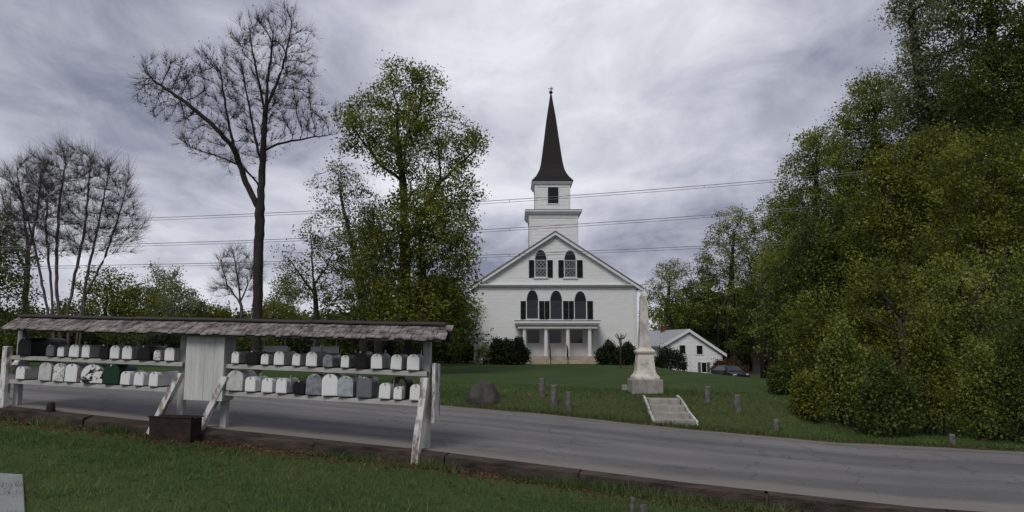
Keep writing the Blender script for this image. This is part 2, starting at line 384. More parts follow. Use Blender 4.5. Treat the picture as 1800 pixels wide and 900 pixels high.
# ------------------------------------------------------------------ mailbox shelter
def TZ(px, py, n=0.0): return PT(px, py, n)
tR, zuR, sR = TZ(748, 652, 0); tL, zuL, _ = TZ(25, 624, 0)
_, zlR, _ = TZ(735, 704, 0); tl2, zlL, _ = TZ(27, 666, 0)
tRl = TZ(735, 704, 0)[0]
def zu(t): return zuR+(zuL-zuR)*(t-tR)/(tL-tR)
def zl(t): return zlR+(zlL-zlR)*(t-tRl)/(tl2-tRl)
te0 = TZ(3, 578, -.35)[0]; te1 = TZ(777, 598, -.35)[0]
ze0 = TZ(3, 578, -.35)[1]; ze1 = TZ(777, 598, -.35)[1]
def ze(t): return ze0+(ze1-ze0)*(t-te0)/(te1-te0)
WG = W
SHR = .24
def shelter():
    global te0, te1
    def W(t, n, z=0.0): return WG(t-SHR*n, n, z)
    def TZ(px, py, n=0.0):
        t, z, s = PT(px, py, n); return t+SHR*n, z, s
    te0 += SHR*-.35; te1 += SHR*-.35
    root = empty('mailbox_shelter', W(-4.5, .2, gz(*W(-4.5,.2).xy)), 'long white wooden roadside mailbox shelter with a weathered shake roof, shelves and leaning braces', 'mailbox shelter')
    o = root.location
    def mb(): return MB(o)
    NE, NR, NB = -.33, .14, .61
    # roof deck
    b = mb(); RISE = .235
    for (na, nb, za, zb) in ((NE, NR, 0, RISE), (NB, NR, 0, RISE)):
        b.hexa([W(te0, na, ze(te0)+za-.03), W(te1, na, ze(te1)+za-.03), W(te1, nb, ze(te1)+zb-.03), W(te0, nb, ze(te0)+zb-.03),
                W(te0, na, ze(te0)+za), W(te1, na, ze(te1)+za), W(te1, nb, ze(te1)+zb), W(te0, nb, ze(te0)+zb)])
    roof = b.build('roof', M['barn'], root)
    b = mb()
    rows = 3
    for side in (0, 1):
        for r in range(rows):
            f0 = r/rows-.06; f1 = (r+1)/rows+.14
            t = te0-.04
            while t < te1+.02:
                w = rnd.uniform(.07, .17)
                a0 = f0+rnd.uniform(-.05, .03); lift0 = .022+rnd.uniform(0, .022)+r*.004; 
                def pt(tt, fr, dz):
                    n = (NE+(NR-NE)*fr) if side == 0 else (NB+(NR-NB)*fr)
                    return W(tt, n, ze(tt)+RISE*fr+dz)
                sk = rnd.uniform(-.01,.01)
                t1 = t+w-.008
                f1c = min(f1, 1.0)
                b.hexa([pt(t, a0, lift0-.016), pt(t1, a0+sk, lift0-.016), pt(t1, f1c, .002), pt(t, f1c, .002),
                        pt(t, a0, lift0), pt(t1, a0+sk, lift0+rnd.uniform(-.004,.008)), pt(t1, f1c, .018), pt(t, f1c, .018)])
                t += w
    b.build('shake', M['shingle'], roof)
    b = mb()
    t = te0
    while t < te1:
        L = min(rnd.uniform(1.2, 2.0), te1-t)
        b.beam(W(t, NR-.05, ze(t)+RISE+.035), W(t+L-.01, NR-.05, ze(t+L)+RISE+.035+rnd.uniform(-.01,.01)), .13, .022, up=(-.1,-.3,1))
        b.beam(W(t, NR+.05, ze(t)+RISE+.03), W(t+L-.01, NR+.05, ze(t+L)+RISE+.03), .13, .02, up=(.1,.3,1))
        t += L
    b.build('ridge_board', M['barn'], roof)
    # posts
    def post(px, n, top=None, w=.13, zt=None, sink=.3):
        t = TZ(px, 660, n)[0]; b = mb(); z0 = min(gz(*W(t, n).xy), float(zr(t)))-sink
        zt = ze(t)+.12 if zt is None else zt
        b.hexa([W(t-w/2, n-w/2, z0), W(t+w/2, n-w/2, z0), W(t+w/2, n+w/2, z0), W(t-w/2, n+w/2, z0),
                W(t-w/2, n-w/2, zt), W(t+w/2, n-w/2, zt), W(t+w/2, n+w/2, zt), W(t-w/2, n+w/2, zt)])
        b.build('post', M['shelf'], root, bevel=.008); return t
    tp = [post(751, .16), post(398, .16), post(322, .16), post(34, .16)]
    # short front stub posts
    t = TZ(12, 650, -.1)[0]
    b = mb(); b.beam(W(t, -.1, float(zr(t))-.3), W(t-.02, -.1, zu(t)+.17), .13, .12, up=(RD[0], RD[1], 0)); b.build('post', M['weathered'], root, bevel=.01)
    # shelves and rails
    for (pa, pb, zf) in ((20, 324, zu), (393, 752, zu), (20, 300, zl), (393, 745, zl)):
        a = TZ(pa, 650, 0)[0]; c = TZ(pb, 650, 0)[0]
        b = mb()
        b.hexa([W(a, -.06, zf(a)-.045), W(c, -.06, zf(c)-.045), W(c, .42, zf(c)-.045), W(a, .42, zf(a)-.045),
                W(a, -.06, zf(a)-.01), W(c, -.06, zf(c)-.01), W(c, .42, zf(c)-.01), W(a, .42, zf(a)-.01)])
        b.hexa([W(a, -.085, zf(a)-.085), W(c, -.085, zf(c)-.085), W(c, -.063, zf(c)-.085), W(a, -.063, zf(a)-.085),
                W(a, -.085, zf(a)-.012), W(c, -.085, zf(c)-.012), W(c, -.063, zf(c)-.012), W(a, -.063, zf(a)-.012)])
        b.build('shelf', M['shelf'], root, bevel=.004)
    # rafter ties below the eave
    b = mb(); b.beam(W(te0+.1, -.22, ze(te0+.1)+.012), W(te1-.1, -.22, ze(te1-.1)+.012), .06, .07); b.beam(W(te0+.1, .54, ze(te0)+.012), W(te1-.1, .54, ze(te1)+.012), .06, .07)
    b.build('eave_beam', M['barn'], root)
    # braces (px,py) top -> foot
    for (px0, py0, n0, px1, py1) in ((318, 656, -.13, 262, 764), (398, 662, -.13, 350, 766), (748, 664, -.13, 729, 816), (28, 637, -.13, -30, 700)):
        t0, z0, _ = TZ(px0, py0, n0); g = hit(px1, py1)
        p = W(t0, n0, z0); q = Vector(g); q.z -= .04
        b = mb()
        # slightly crooked hewn beam
        n_ = 7; d = (q-p)
        prev = p
        sd = Vector((RD[0], RD[1], 0))
        pts = [p+d*k/(n_-1)+sd*rnd.uniform(-.008,.008) for k in range(n_)]
        vs = []; fs = []
        for k, c in enumerate(pts):
            up = Vector((NN[0], NN[1], 0)); w = .062+rnd.uniform(-.006,.006)
            u2 = d.normalized().cross(sd).normalized()
            for a, e in ((-1,-1),(1,-1),(1,1),(-1,1)): vs.append(c+sd*a*w+u2*e*.055)
        for k in range(n_-1):
            for e in range(4): fs.append((k*4+e, k*4+(e+1)%4, k*4+4+(e+1)%4, k*4+4+e))
        fs += [(3,2,1,0), tuple((n_-1)*4+e for e in range(4))]
        b.add(vs, fs); b.build('brace', M['weathered'], root, bevel=.008)
    # notice panel
    ta, za, _ = TZ(322, 704, -.16); tb, zb, _ = TZ(390, 704, -.16); zt = ze(tb)-.0
    b = mb()
    npl = 1
    b.hexa([W(ta, -.16, za+.01), W(tb, -.16, za), W(tb, .3, za), W(ta, .3, za+.01), W(ta, -.16, zt), W(tb, -.16, zt), W(tb, .3, zt), W(ta, .3, zt)])
    pn = b.build('notice_panel', M['panelw'], root, bevel=.006)
    tag(pn, 'pale blank upright panel between the two mailbox sections')
    b = mb()
    for k in range(1, 4):
        tt = ta+(tb-ta)*k/4; b.beam(W(tt, -.1615, za+.02), W(tt, -.1615, zt-.02), .004, .004)
    b.build('panel_seam', M['shelf'], pn)
    # right end board, seen almost edge on
    t, z, _ = TZ(764, 735, .1); _, z2, _ = TZ(764, 640, .1)
    b = mb(); b.hexa([W(t, -.05, z), W(t+.03, -.05, z), W(t+.03, .45, z), W(t, .45, z), W(t, -.05, z2), W(t+.03, -.05, z2), W(t+.03, .45, z2), W(t, .45, z2)])
    b.beam(W(t+.015, -.09, z-.06), W(t+.015, -.09, z2+.02), .06, .05, up=(RD[0],RD[1],0))
    b.build('end_board', M['weathered'], root, bevel=.004)
    for zz in (z2-.05, z+.2):
        b = mb(); b.beam(W(t-.1, .16, zz), W(t, .16, zz), .04, .04); b.build('bracket', M['shelf'], root)
    # two pale hanging boards under the eave behind the upper boxes
    for (a, c, y0, y1) in ((459, 505, 608, 619), (546, 595, 609, 621)):
        ta, z0, _ = TZ(a, y1, .45); tb, z1, _ = TZ(c, y0, .45)
        b = mb(); b.hexa([W(ta,.45,z0),W(tb,.45,z0),W(tb,.475,z0),W(ta,.475,z0),W(ta,.45,z1),W(tb,.45,z1),W(tb,.475,z1),W(ta,.475,z1)])
        b.beam(W(ta+.05,.462,z1-.01), W(ta+.05,.462,ze(ta)+.05), .012,.012); b.beam(W(tb-.05,.462,z1-.01), W(tb-.05,.462,ze(tb)+.05), .012,.012)
        b.build('hanging_board', M['paint'], root)
shelter()
# mailboxes ------------------------------------------------------------
def arch_prof(w, h, n=10, taper=1.0):
    pts = [(-w/2*taper, 0), (w/2*taper, 0)]
    r = w/2
    zc = h-r*.92
    for k in range(n+1):
        a = PI*k/n
        pts.append((r*math.cos(a), zc+r*.92*math.sin(a)))
    return pts
proto = {}
def mailbox_proto(key, w, h, L, mface, mbody, flag):
    root = empty('mailbox', (0,0,0))
    pr = arch_prof(w, h)
    b = MB(); b.prismY([(x, z+.008) for x, z in pr], 0, L)
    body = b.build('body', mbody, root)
    n = len(pr); 
    b = MB(); b.prismY([(x*1.05, z*1.02+.006) for x, z in pr], -.022, -.002)
    # door dish
    door = b.build('door', mface, root, bevel=.005)
    b = MB(); b.prismY([(x*.84, .02+z*.86) for x, z in pr], -.026, -.0235); b.build('door_panel', mface, door, bevel=.002)
    b = MB(); b.box((-.012, -.045, h*.94), (.012, -.0265, h*1.04)); b.build('latch', M['mbs'], door)
    b = MB(); b.box((-w*.36, -.01, -.012), (w*.36, L-.02, .006)); b.build('mounting_board', M['barn'], root)
    if flag:
        b = MB(); b.box((w/2+.003, L*.25, h*.45), (w/2+.009, L*.25+.02, h*.45+.16)); b.box((w/2+.003, L*.25, h*.45+.16), (w/2+.009, L*.25+.08, h*.45+.21)); b.build('flag', M['red'] if flag == 1 else mbody, root)
    return root
def copy_tree(o, parent=None):
    c = o.copy(); COL.objects.link(c); c.parent = parent
    for ch in list(o.children): copy_tree(ch, c)
    return c
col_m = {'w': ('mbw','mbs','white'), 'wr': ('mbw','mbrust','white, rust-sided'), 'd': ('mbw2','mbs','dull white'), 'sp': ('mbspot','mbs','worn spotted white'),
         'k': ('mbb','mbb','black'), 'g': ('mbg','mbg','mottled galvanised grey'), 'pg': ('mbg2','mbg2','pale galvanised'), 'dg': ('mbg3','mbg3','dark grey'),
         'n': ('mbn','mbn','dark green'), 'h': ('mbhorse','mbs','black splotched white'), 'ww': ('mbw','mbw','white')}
# (px centre, width px, height px, depth m, colour)
rows = {
 ('upper', 'left'): [(41,24,29,.95,'k'),(86,13,19,.42,'dg'),(105,10.7,16.5,.4,'w'),(128,16,21,.46,'w'),(149,13.5,21,.5,'w'),(181,16,23,.5,'k'),(200,16,22,.46,'w'),(222,16.5,22,.48,'w'),(251,22,23,.6,'k'),(275,11,17,.4,'sp'),(297,16,22,.5,'w')],
 ('lower', 'left'): [(34,15,21,.75,'w'),(77,21,29,.55,'d'),(101,20,30,.55,'sp'),(123,20,30,.6,'wr'),(160,36,30,.55,'h'),(194,27,32,.6,'n'),(219,16,22,.5,'ww'),(243,16,22,.5,'ww'),(269,15,23,.75,'ww')],
 ('upper', 'right'): [(413,13,19,.45,'w'),(442,20,21,.5,'k'),(465,13,18,.45,'w'),(490,17,23,.55,'w'),(520,13,20,.45,'wr'),(547,18,24,.55,'w'),(576,16,20,.5,'g'),(606,13.5,20,.45,'w'),(633,19,28,.55,'k'),(662,19,25,.5,'w'),(696,18,25,.5,'w'),(726,20,26,.5,'w')],
 ('lower', 'right'): [(412,26,33,.62,'d'),(440,18,24,.5,'ww'),(469.5,18,24,.5,'ww'),(494.6,18,25,.5,'ww'),(525,20,22,.5,'k'),(551,25,34,.55,'g'),(580,26,35,.55,'w'),(607,26,34,.55,'pg'),(640,25,34,.58,'dg'),(676,19,26,.5,'w'),(699,14,21,.45,'ww'),(730,18,26,.5,'w')],
}
ordn = ['first','second','third','fourth','fifth','sixth','seventh','eighth','ninth','tenth','eleventh','twelfth','thirteenth']
protos = {}
for (lev, side), lst in rows.items():
    zf = zu if lev == 'upper' else zl
    for i, (px, wp, hp, L, c) in enumerate(lst):
        t, _, s = PT(px, 655 if lev == 'upper' else 690, -.1)
        w = round(wp*s/F*1.04, 2); h = round(hp*s/F*1.04, 2); k = (w, h, L, c)
        if k not in protos:
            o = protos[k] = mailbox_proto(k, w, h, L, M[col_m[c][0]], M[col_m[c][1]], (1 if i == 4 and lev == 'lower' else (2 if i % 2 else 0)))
        else: o = copy_tree(protos[k])
        p = W(t, -.1, zf(t)-.01+.014)
        o.location = p; o.rotation_euler = (rnd.uniform(-.01,.012), math.radians(1.4)+rnd.uniform(-.035,.035), YAW+.2+rnd.uniform(-.06,.06))
        size = 'large' if hp >= 28 else ('small' if hp < 20 else 'medium')
        tag(o, '%s %s mailbox, %s from left on %s shelf, %s of the notice panel' % (size, col_m[c][2], ordn[i], lev, side), 'mailbox', 'mailboxes on the roadside shelves')
# newspaper tubes between lower-right boxes
t, z, s = PT(706, 700, .3)
b = MB(W(t, .3, zl(t)))
pr = arch_prof(.30, .36, 14)
n = len(pr); 
outer = [(x, zz) for x, zz in pr]; inner = [(x*.8, zz*.9+.015) for x, zz in pr]
o0 = W(t, .18, zl(t)+.0)
vs = []
for yy in (0, .24):
    for ring in (outer, inner):
        for x, zz in ring: vs.append(o0+Vector((RD[0]*x+NN[0]*yy, RD[1]*x+NN[1]*yy, zz)))
fs = []
for i in range(n):
    j = (i+1) % n
    fs += [(i, j, n+j, n+i), (2*n+j, 2*n+i, 3*n+i, 3*n+j), (j, i, 2*n+i, 2*n+j), (n+i, n+j, 3*n+j, 3*n+i)]
b.add(vs, fs); o = b.build('newspaper_tube', M['iron'], smooth=False)
tag(o, 'dark open arched newspaper holder behind the small mailbox at the right end of lower shelf', 'newspaper holder')
# planter
def planter():
    a = hit(264, 768); c = hit(345, 768)
    ta, tc_ = PT(279, 745, -.40)[0], PT(349, 745, -.40)[0]
    a, c = W(ta, -.60), W(tc_, -.60); a.z = gz(a.x, a.y); c.z = gz(c.x, c.y)
    ctr = (a+c)/2; root = empty('planter_box', ctr, 'rusty dark brown open iron box on the grass between two leaning braces', 'planter')
    w = (c-a).length; h = .44; d = .27
    ex = (c-a).normalized(); ey = Vector((-ex.y, ex.x, 0)).normalized(); base = ctr.z-.05
    def q(x, y, z): 
        v = ctr+ex*x+ey*y; v.z = base+z; return v
    b = MB(ctr); th = .03
    fl = 1.06
    for (x0,x1,y0,y1) in ((-w/2,w/2,0,th),(-w/2,w/2,d-th,d),(-w/2,-w/2+th,th,d-th),(w/2-th,w/2,th,d-th)):
        b.hexa([q(x0,y0,0),q(x1,y0,0),q(x1,y1,0),q(x0,y1,0),q(x0*fl,y0-.01,h),q(x1*fl,y0-.01,h),q(x1*fl,y1-.01,h),q(x0*fl,y1-.01,h)])
    b.build('box', M['rust'], root, bevel=.008)
    b = MB(ctr); b.hexa([q(-w/2+.03,.03,.02),q(w/2-.03,.03,.02),q(w/2-.03,d-.03,.02),q(-w/2+.03,d-.03,.02),q(-w/2+.03,.03,h*.82),q(w/2-.03,.03,h*.82),q(w/2-.03,d-.03,h*.84),q(-w/2+.03,d-.03,h*.86)])
    b.build('soil', mat('dark_soil', (.03,.022,.016), .95, .5, 20), root)
    b = MB(ctr)
    for x0, x1, y0, y1 in ((-w/2*fl-.015, w/2*fl+.015, -.025, .025), (-w/2*fl-.015, w/2*fl+.015, d-.035, d+.01)):
        b.hexa([q(x0,y0,h+.002),q(x1,y0,h+.002),q(x1,y1,h+.002),q(x0,y1,h+.002),q(x0,y0,h+.022),q(x1,y0,h+.022),q(x1,y1,h+.022),q(x0,y1,h+.022)])
    b.build('rim', M['rust'], root)
planter()
g = hit(88, 733); b = MB(g); b.lathe(g, [(.075,-.05),(.08,.05),(.07,.17),(.05,.2)], 10); tag(b.build('stump', M['rust'], smooth=True), 'small dark stub standing at the road edge timber left of the planter', 'stub')
# ------------------------------------------------------------------ church
DC = 63.0
def church():
    c0 = P(977.5, 640, DC); zb = gz(c0.x, DC)
    root = empty('church', Vector((c0.x, DC, zb)), 'white clapboard church with tall black spire and black shuttered pointed windows', 'church')
    O = root.location
    X = lambda px, Y=DC, py=560: P(px, py, Y).x
    Z = lambda py, px=977, Y=DC: P(px, py, Y).z
    hw = (P(1120, 560, DC).x-P(835, 560, DC).x)/2; cx = c0.x
    x0, x1 = cx-hw, cx+hw; ze_ = Z(503); za = Z(411); DEP = 19
    # clapboards, real overlapping boards
    def boards(b, xa, xb, za_, zb_, y, lim=None, step=.125, proud=.028):
        z = za_
        while z < zb_-1e-4:
            zt = min(z+step, zb_)
            if lim: l0, r0 = lim(z); l1, r1 = lim(zt)
            else: l0 = l1 = xa; r0 = r1 = xb
            if r0-l0 < .1: break
            b.add([(l0, y-proud, z), (r0, y-proud, z), (r1, y-.004, zt), (l1, y-.004, zt), (l0, y, z), (r0, y, z)], [(0,1,2,3), (0,4,5,1)])
            z = zt
    b = MB(O)
    b.box((x0, DC, zb-1.2), (x1, DC+DEP, ze_))
    b.prismY([(x0, ze_), (x1, ze_), (cx, za)], DC, DC+DEP)
    boards(b, x0, x1, zb+.3, ze_-.25, DC)
    ov = .42
    def lim(z): 
        k = (z-ze_)/(za-ze_); return (x0+hw*k+.02, x1-hw*k-.02)
    boards(b, x0, x1, ze_+.16, za-.12, DC, lim)
    # side walls boards
    for sx, sgn in ((x0, -1), (x1, 1)):
        z = zb+.3
        while z < ze_-.3:
            b.add([(sx+sgn*.028, DC+.1, z), (sx+sgn*.028, DC+DEP, z), (sx+sgn*.004, DC+DEP, z+.125), (sx+sgn*.004, DC+.1, z+.125)], [(0,1,2,3) if sgn > 0 else (3,2,1,0)])
            z += .125
    wall = b.build('wall', M['clap'], root)
    b = MB(O); b.box((x0-.05, DC-.05, zb-1.2), (x1+.05, DC+DEP, zb+.28)); b.build('foundation', M['granite'], root)
    for sx in (x0, x1-.3):
        b = MB(O); b.box((sx-.045 if sx == x0 else sx, DC-.045, zb+.28), (sx+.3 if sx == x0 else sx+.345, DC-.0295, ze_-.3)); b.build('corner_board', M['trim'], root)
    # entablature
    b = MB(O); b.box((x0-.06, DC-.06, ze_-.3), (x1+.06, DC-.0005, ze_-.02)); b.box((x0-ov, DC-.30, ze_-.02), (x1+ov, DC-.001, ze_+.07)); b.box((x0-ov-.04, DC-.36, ze_+.0705), (x1+ov+.04, DC-.001, ze_+.13))
    b.build('cornice', M['trim'], root)
    # roof
    b = MB(O); sl = (za-ze_)/hw; xe = hw+ov+.1
    zE = za-sl*xe
    for s in (-1, 1):
        b.hexa([(cx+s*xe, DC-.42, zE+.12), (cx, DC-.42, za+.12), (cx, DC+DEP+.3, za+.12), (cx+s*xe, DC+DEP+.3, zE+.12),
                (cx+s*xe, DC-.42, zE+.24), (cx, DC-.42, za+.24), (cx, DC+DEP+.3, za+.24), (cx+s*xe, DC+DEP+.3, zE+.24)])
    b.build('roof', M['roofg'], root)
    b = MB(O)
    for s in (-1, 1):
        b.hexa([(cx+s*xe, DC-.38, zE-.14), (cx, DC-.38, za-.14), (cx, DC-.035, za-.14), (cx+s*xe, DC-.035, zE-.14),
                (cx+s*xe, DC-.38, zE+.115), (cx, DC-.38, za+.115), (cx, DC-.035, za+.115), (cx+s*xe, DC-.035, zE+.115)])
    b.build('rake_trim', M['trim'], root)
    # pointed windows
    def gothic(px0, px1, ptop, pspr, pbot, lat):
        xa, xb = X(px0, DC, pspr), X(px1, DC, pspr); zt, zs, zl_ = Z(ptop, px0), Z(pspr, px0), Z(pbot, px0); m = (xa+xb)/2
        def prof(g, bot):
            L, R = xa-g, xb+g; pts = [(L, bot), (R, bot), (R, zs)]
            H = zt+g*1.3-zs; n = 7
            for k in range(1, n+1):
                a = k/n; pts.append((m+(R-m)*math.cos(a*PI/2)**.85 if k < n else m, zs+H*math.sin(a*PI/2)**1.15))
            for k in range(n-1, 0, -1):
                a = k/n; pts.append((m-(R-m)*math.cos(a*PI/2)**.85, zs+H*math.sin(a*PI/2)**1.15))
            pts.append((L, zs)); return pts
        b = MB(O); b.prismY(prof(.10, zl_-.08), DC-.06, DC-.029); w = b.build('window', M['trim'], root)
        b = MB(O); b.box((xa-.16, DC-.13, zl_-.15), (xb+.16, DC-.03, zl_-.083)); b.build('sill', M['trim'], w)
        # arch panel
        up = [p for p in prof(0, zs+.02)]
        up[-1] = (xa, zs+.03); up[2] = (xb, zs+.03); up = up[:2]+up[3:-1]
        b = MB(O); b.prismY(up, DC-.075, DC-.0605); 
        for k in range(1, 6):
            zz = zs+.02+(zt-zs)*k/7; wd = (xb-xa)/2*(1-(k/7)**2)*.86; b.box((m-wd, DC-.088, zz), (m+wd, DC-.0755, zz+.03))
        b.build('arch_louver', M['shutter'], w)
        b = MB(O); b.box((xa+.02, DC-.07, zl_+.03), (xb-.02, DC-.0605, zs-.02)); b.build('pane', M['glass'], w)
        b = MB(O)
        W_ = xb-xa-.04; H_ = zs-.02-(zl_+.03); zc0 = zl_+.03; bar = .03 if lat else .022
        nx, nz = 3, 4
        for i in range(-nz, nx+1):          # diagonal lattice
            for sgn in (1, -1):
                pts = []
                for s_ in np.linspace(0, 1, 13):
                    u = (i/nx)+s_*(nz/nx); 
                    uu = u if sgn > 0 else 1-u
                    if -1e-6 <= u <= 1+1e-6: pts.append((xa+.02+W_*uu, zc0+H_*s_))
                if len(pts) > 1: b.beam((pts[0][0], DC-.075, pts[0][1]), (pts[-1][0], DC-.075, pts[-1][1]), bar*.75, bar, up=(0,1,0))
        b.box((xa, DC-.082, (zc0+zs)/2-.02), (xb, DC-.071, (zc0+zs)/2+.03)); b.box((xa+.001, DC-.084, zs-.03), (xb-.001, DC-.0615, zs+.028)); b.box((xa+.002,DC-.084,zc0-.03),(xb-.002,DC-.0615,zc0+.02))
        b.build('mullion', M['lattice'] if lat else M['lattice_dark'], w)
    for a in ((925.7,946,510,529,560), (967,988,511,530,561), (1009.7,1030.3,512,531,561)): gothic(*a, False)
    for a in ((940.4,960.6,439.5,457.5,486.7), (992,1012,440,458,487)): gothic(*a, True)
    def shutter(pa, pb, pt_, pb2):
        xa, xb = X(pa, DC, pt_), X(pb, DC, pt_); z0, z1 = Z(pb2, pa), Z(pt_, pa)
        b = MB(O); fr = .07
        b.box((xa, DC-.075, z0), (xb, DC-.03, z1)); sh = b.build('shutter', M['shutter'], root, bevel=.01)
        b = MB(O); z = z0+fr
        while z < z1-fr:
            if abs(z-(z0+z1)/2) > .06: b.add([(xa+fr, DC-.0755, z), (xb-fr, DC-.0755, z), (xb-fr, DC-.092, z+.03), (xa+fr, DC-.092, z+.03), (xa+fr, DC-.0755, z+.035), (xb-fr, DC-.0755, z+.035)], [(0,1,2,3), (3,2,5,4)])
            z += .05
        b.build('louver', M['shutter'], sh)
    for pa, pb in ((915,924.6), (947.5,956.8), (957.4,966), (989.5,999), (999.6,1008.6), (1031.8,1042)): shutter(pa, pb, 529, 561)
    for pa, pb in ((929.6,939.3), (962,971.5), (981.3,991), (1013.7,1024)): shutter(pa, pb, 457.5, 488)
    # portico
    YP = DC-1.9
    pl, pr_ = X(907, YP), X(1053, YP); zc1 = Z(571.5, 977, YP); zc2 = Z(564, 977, YP); zs0 = zb+.62
    b = MB(O); b.box((pl+.15, YP+.05, zc1-.28), (pr_-.15, DC-.03, zc1)); b.box((pl, YP-.1, zc1+.0005), (pr_, DC-.0305, zc1+.13)); b.box((pl-.1, YP-.2, zc1+.131), (pr_+.1, DC-.031, zc2)); 
    b.build('portico_entablature', M['trim'], root, bevel=.015)
    b = MB(O); b.box((pl-.12, YP-.22, zc2+.001), (pr_+.12, DC-.031, zc2+.05)); b.build('portico_roof', M['roofg'], root)
    for pc in (922, 960, 998.5, 1037):
        xc = X(pc, YP); b = MB(O); H = zc1-.28-zs0; r = .17
        b.lathe((xc, YP+.3, zs0), [(r*1.25,0),(r*1.25,.08),(r*1.08,.1),(r,.2),(r*.99,H*.5),(r*.85,H-.16),(r*1.0,H-.14),(r*1.15,H-.08),(r*1.2,H-.001)], 18)
        b.build('column', M['trim'], root, smooth=False)
    for pc in (915, 1045):
        xc = X(pc, DC); b = MB(O); b.box((xc-.15, DC-.12, zs0), (xc+.15, DC-.03, zc1-.281)); b.build('pilaster', M['trim'], root)
    # doors with dark lattice lights
    for (pa, pb) in ((927,948), (964.8,985.8), (1002,1023.5)):
        xa, xb = X(pa, DC), X(pb, DC); zt_, zm = Z(580.5, pa), Z(603, pa)
        b = MB(O); b.box((xa-.10, DC-.055, zs0), (xb+.10, DC-.029, zt_+.12)); d = b.build('door', M['trim'], root, bevel=.006)
        b = MB(O); b.box((xa, DC-.066, zm), (xb, DC-.0555, zt_)); b.build('door_light', M['glass'], d)
        b = MB(O)
        for k in range(-3, 5):
            for sg in (1, -1):
                pts = []
                for s_ in np.linspace(0, 1, 25):
                    u = k/4+s_; uu = u if sg > 0 else 1-u
                    if -1e-6 <= u <= 1+1e-6: pts.append((xa+(xb-xa)*uu, zm+(zt_-zm)*s_))
                if len(pts) > 1: b.beam((pts[0][0], DC-.07, pts[0][1]), (pts[-1][0], DC-.07, pts[-1][1]), .01, .016, up=(0,1,0))
        b.build('lattice', M['roofg'], d)
        b = MB(O); b.box((xa+.04, DC-.068, zs0+.1), ((xa+xb)/2-.04, DC-.0555, zm-.1)); b.box(((xa+xb)/2+.04, DC-.068, zs0+.1), (xb-.04, DC-.0555, zm-.1)); b.build('door_panel', M['paint'], d, bevel=.012)
    # stone platform and steps
    b = MB(O); sl_, sr = X(921, YP), X(1051, YP)
    b.box((sl_, YP-.1, zb-.6), (sr, DC-.052, zs0))
    b.build('platform', M['sandstone'], root, bevel=.02)
    b = MB(O); sa, sb_ = X(934, YP), X(1047, YP)
    for k in range(3): b.box((sa, YP-.1-.34*(k+1), zb-.6), (sb_, YP-.101-.34*k, zs0-.16*(k+1)))
    b.build('step', M['sandstone'], root, bevel=.02)
    for pc in (966, 996):
        xc = X(pc, YP); b = MB(O)
        p = [(xc, YP+.05, zs0), (xc, YP+.05, zs0+.82), (xc, YP-.1, zs0+.92), (xc, YP-.5, zs0+.78), (xc, YP-1.1, zs0+.42), (xc, YP-1.2, zs0+.28), (xc, YP-1.15, zb+.02)]
        b.tube(p, .035, 6)
        for k in range(5):
            f = k/5; yy = YP-.1-f*.95; b.tube([(xc, yy, zs0+.88-f*.5), (xc, yy, zs0-.45*f-.02)], .018, 5)
        b.build('handrail', M['iron'], root)
    # tower
    yT = DC+1.0
    tw0, tw1 = P(931, 400, yT).x, P(1015.5, 400, yT).x; tw = (tw1-tw0)/2; tc = (tw0+tw1)/2; yc = yT+tw
    zt1 = P(977, 378, yT).z
    b = MB(O); b.box((tw0, yT, za-2.2), (tw1, yT+2*tw, zt1))
    boards(b, tw0+.0, tw1, za-2.0, zt1, yT)
    z = za-2.0
    while z < zt1-.01:
        b.add([(tw0-.028, yT+2*tw, z), (tw0-.028, yT, z), (tw0-.004, yT, z+.125), (tw0-.004, yT+2*tw, z+.125)], [(0,1,2,3)]); z += .125
    b.build('tower_lower_stage', M['clap'], root)
    for xx in (tw0-.05, tw1-.16):
        b = MB(O); b.box((xx, yT-.045, za-2.2), (xx+.21, yT-.03, zt1-.001)); b.build('tower_corner_board', M['trim'], root)
    b = MB(O); zt1b = P(977, 369, yT-.35).z
    b.lathe((tc, yc, zt1), [(tw+.05,-.28),(tw+.08,0),(tw+.25,.1),(tw+.30,.22),(tw+.38,.26),(tw+.38,zt1b-zt1)], 4, sq=True)
    b.build('tower_lower_cornice', M['trim'], root)
    b = MB(O); b.lathe((tc, yc, zt1b+.002), [(tw+.40,0),(tw+.40,.05),(tw-.6,.22)], 4, sq=True); b.build('tower_lower_cap', M['roofg'], root)
    y2 = yc-(P(1002, 345, yT).x-P(942, 345, yT).x)/2*1.03; u0, u1 = P(941, 345, y2).x, P(1001.5, 345, y2).x; uw = (u1-u0)/2; uc = (u0+u1)/2
    zt2 = P(972, 325, y2).z
    b = MB(O); b.box((uc-uw, y2, zt1b), (uc+uw, y2+2*uw, zt2)); boards(b, uc-uw, uc+uw, zt1b+.2, zt2, y2)
    z = zt1b+.2
    while z < zt2-.01:
        b.add([(uc-uw-.028, y2+2*uw, z), (uc-uw-.028, y2, z), (uc-uw-.004, y2, z+.125), (uc-uw-.004, y2+2*uw, z+.125)], [(0,1,2,3)]); z += .125
    b.build('belfry', M['clap'], root)
    for xx in (uc-uw-.05, uc+uw-.15):
        b = MB(O); b.box((xx, y2-.045, zt1b+.1), (xx+.2, y2-.03, zt2-.001)); b.build('belfry_corner_board', M['trim'], root)
    wa, wb = P(963, 343, y2).x, P(981.5, 343, y2).x; wz0, wz1 = P(972, 357.5, y2).z, P(972, 329, y2).z
    b = MB(O); b.box((wa-.1, y2-.06, wz0-.1), (wb+.1, y2-.029, wz1+.1)); lv = b.build('belfry_opening', M['trim'], root)
    b = MB(O); b.box((wa, y2-.07, wz0), (wb, y2-.0605, wz1))
    z = wz0+.04
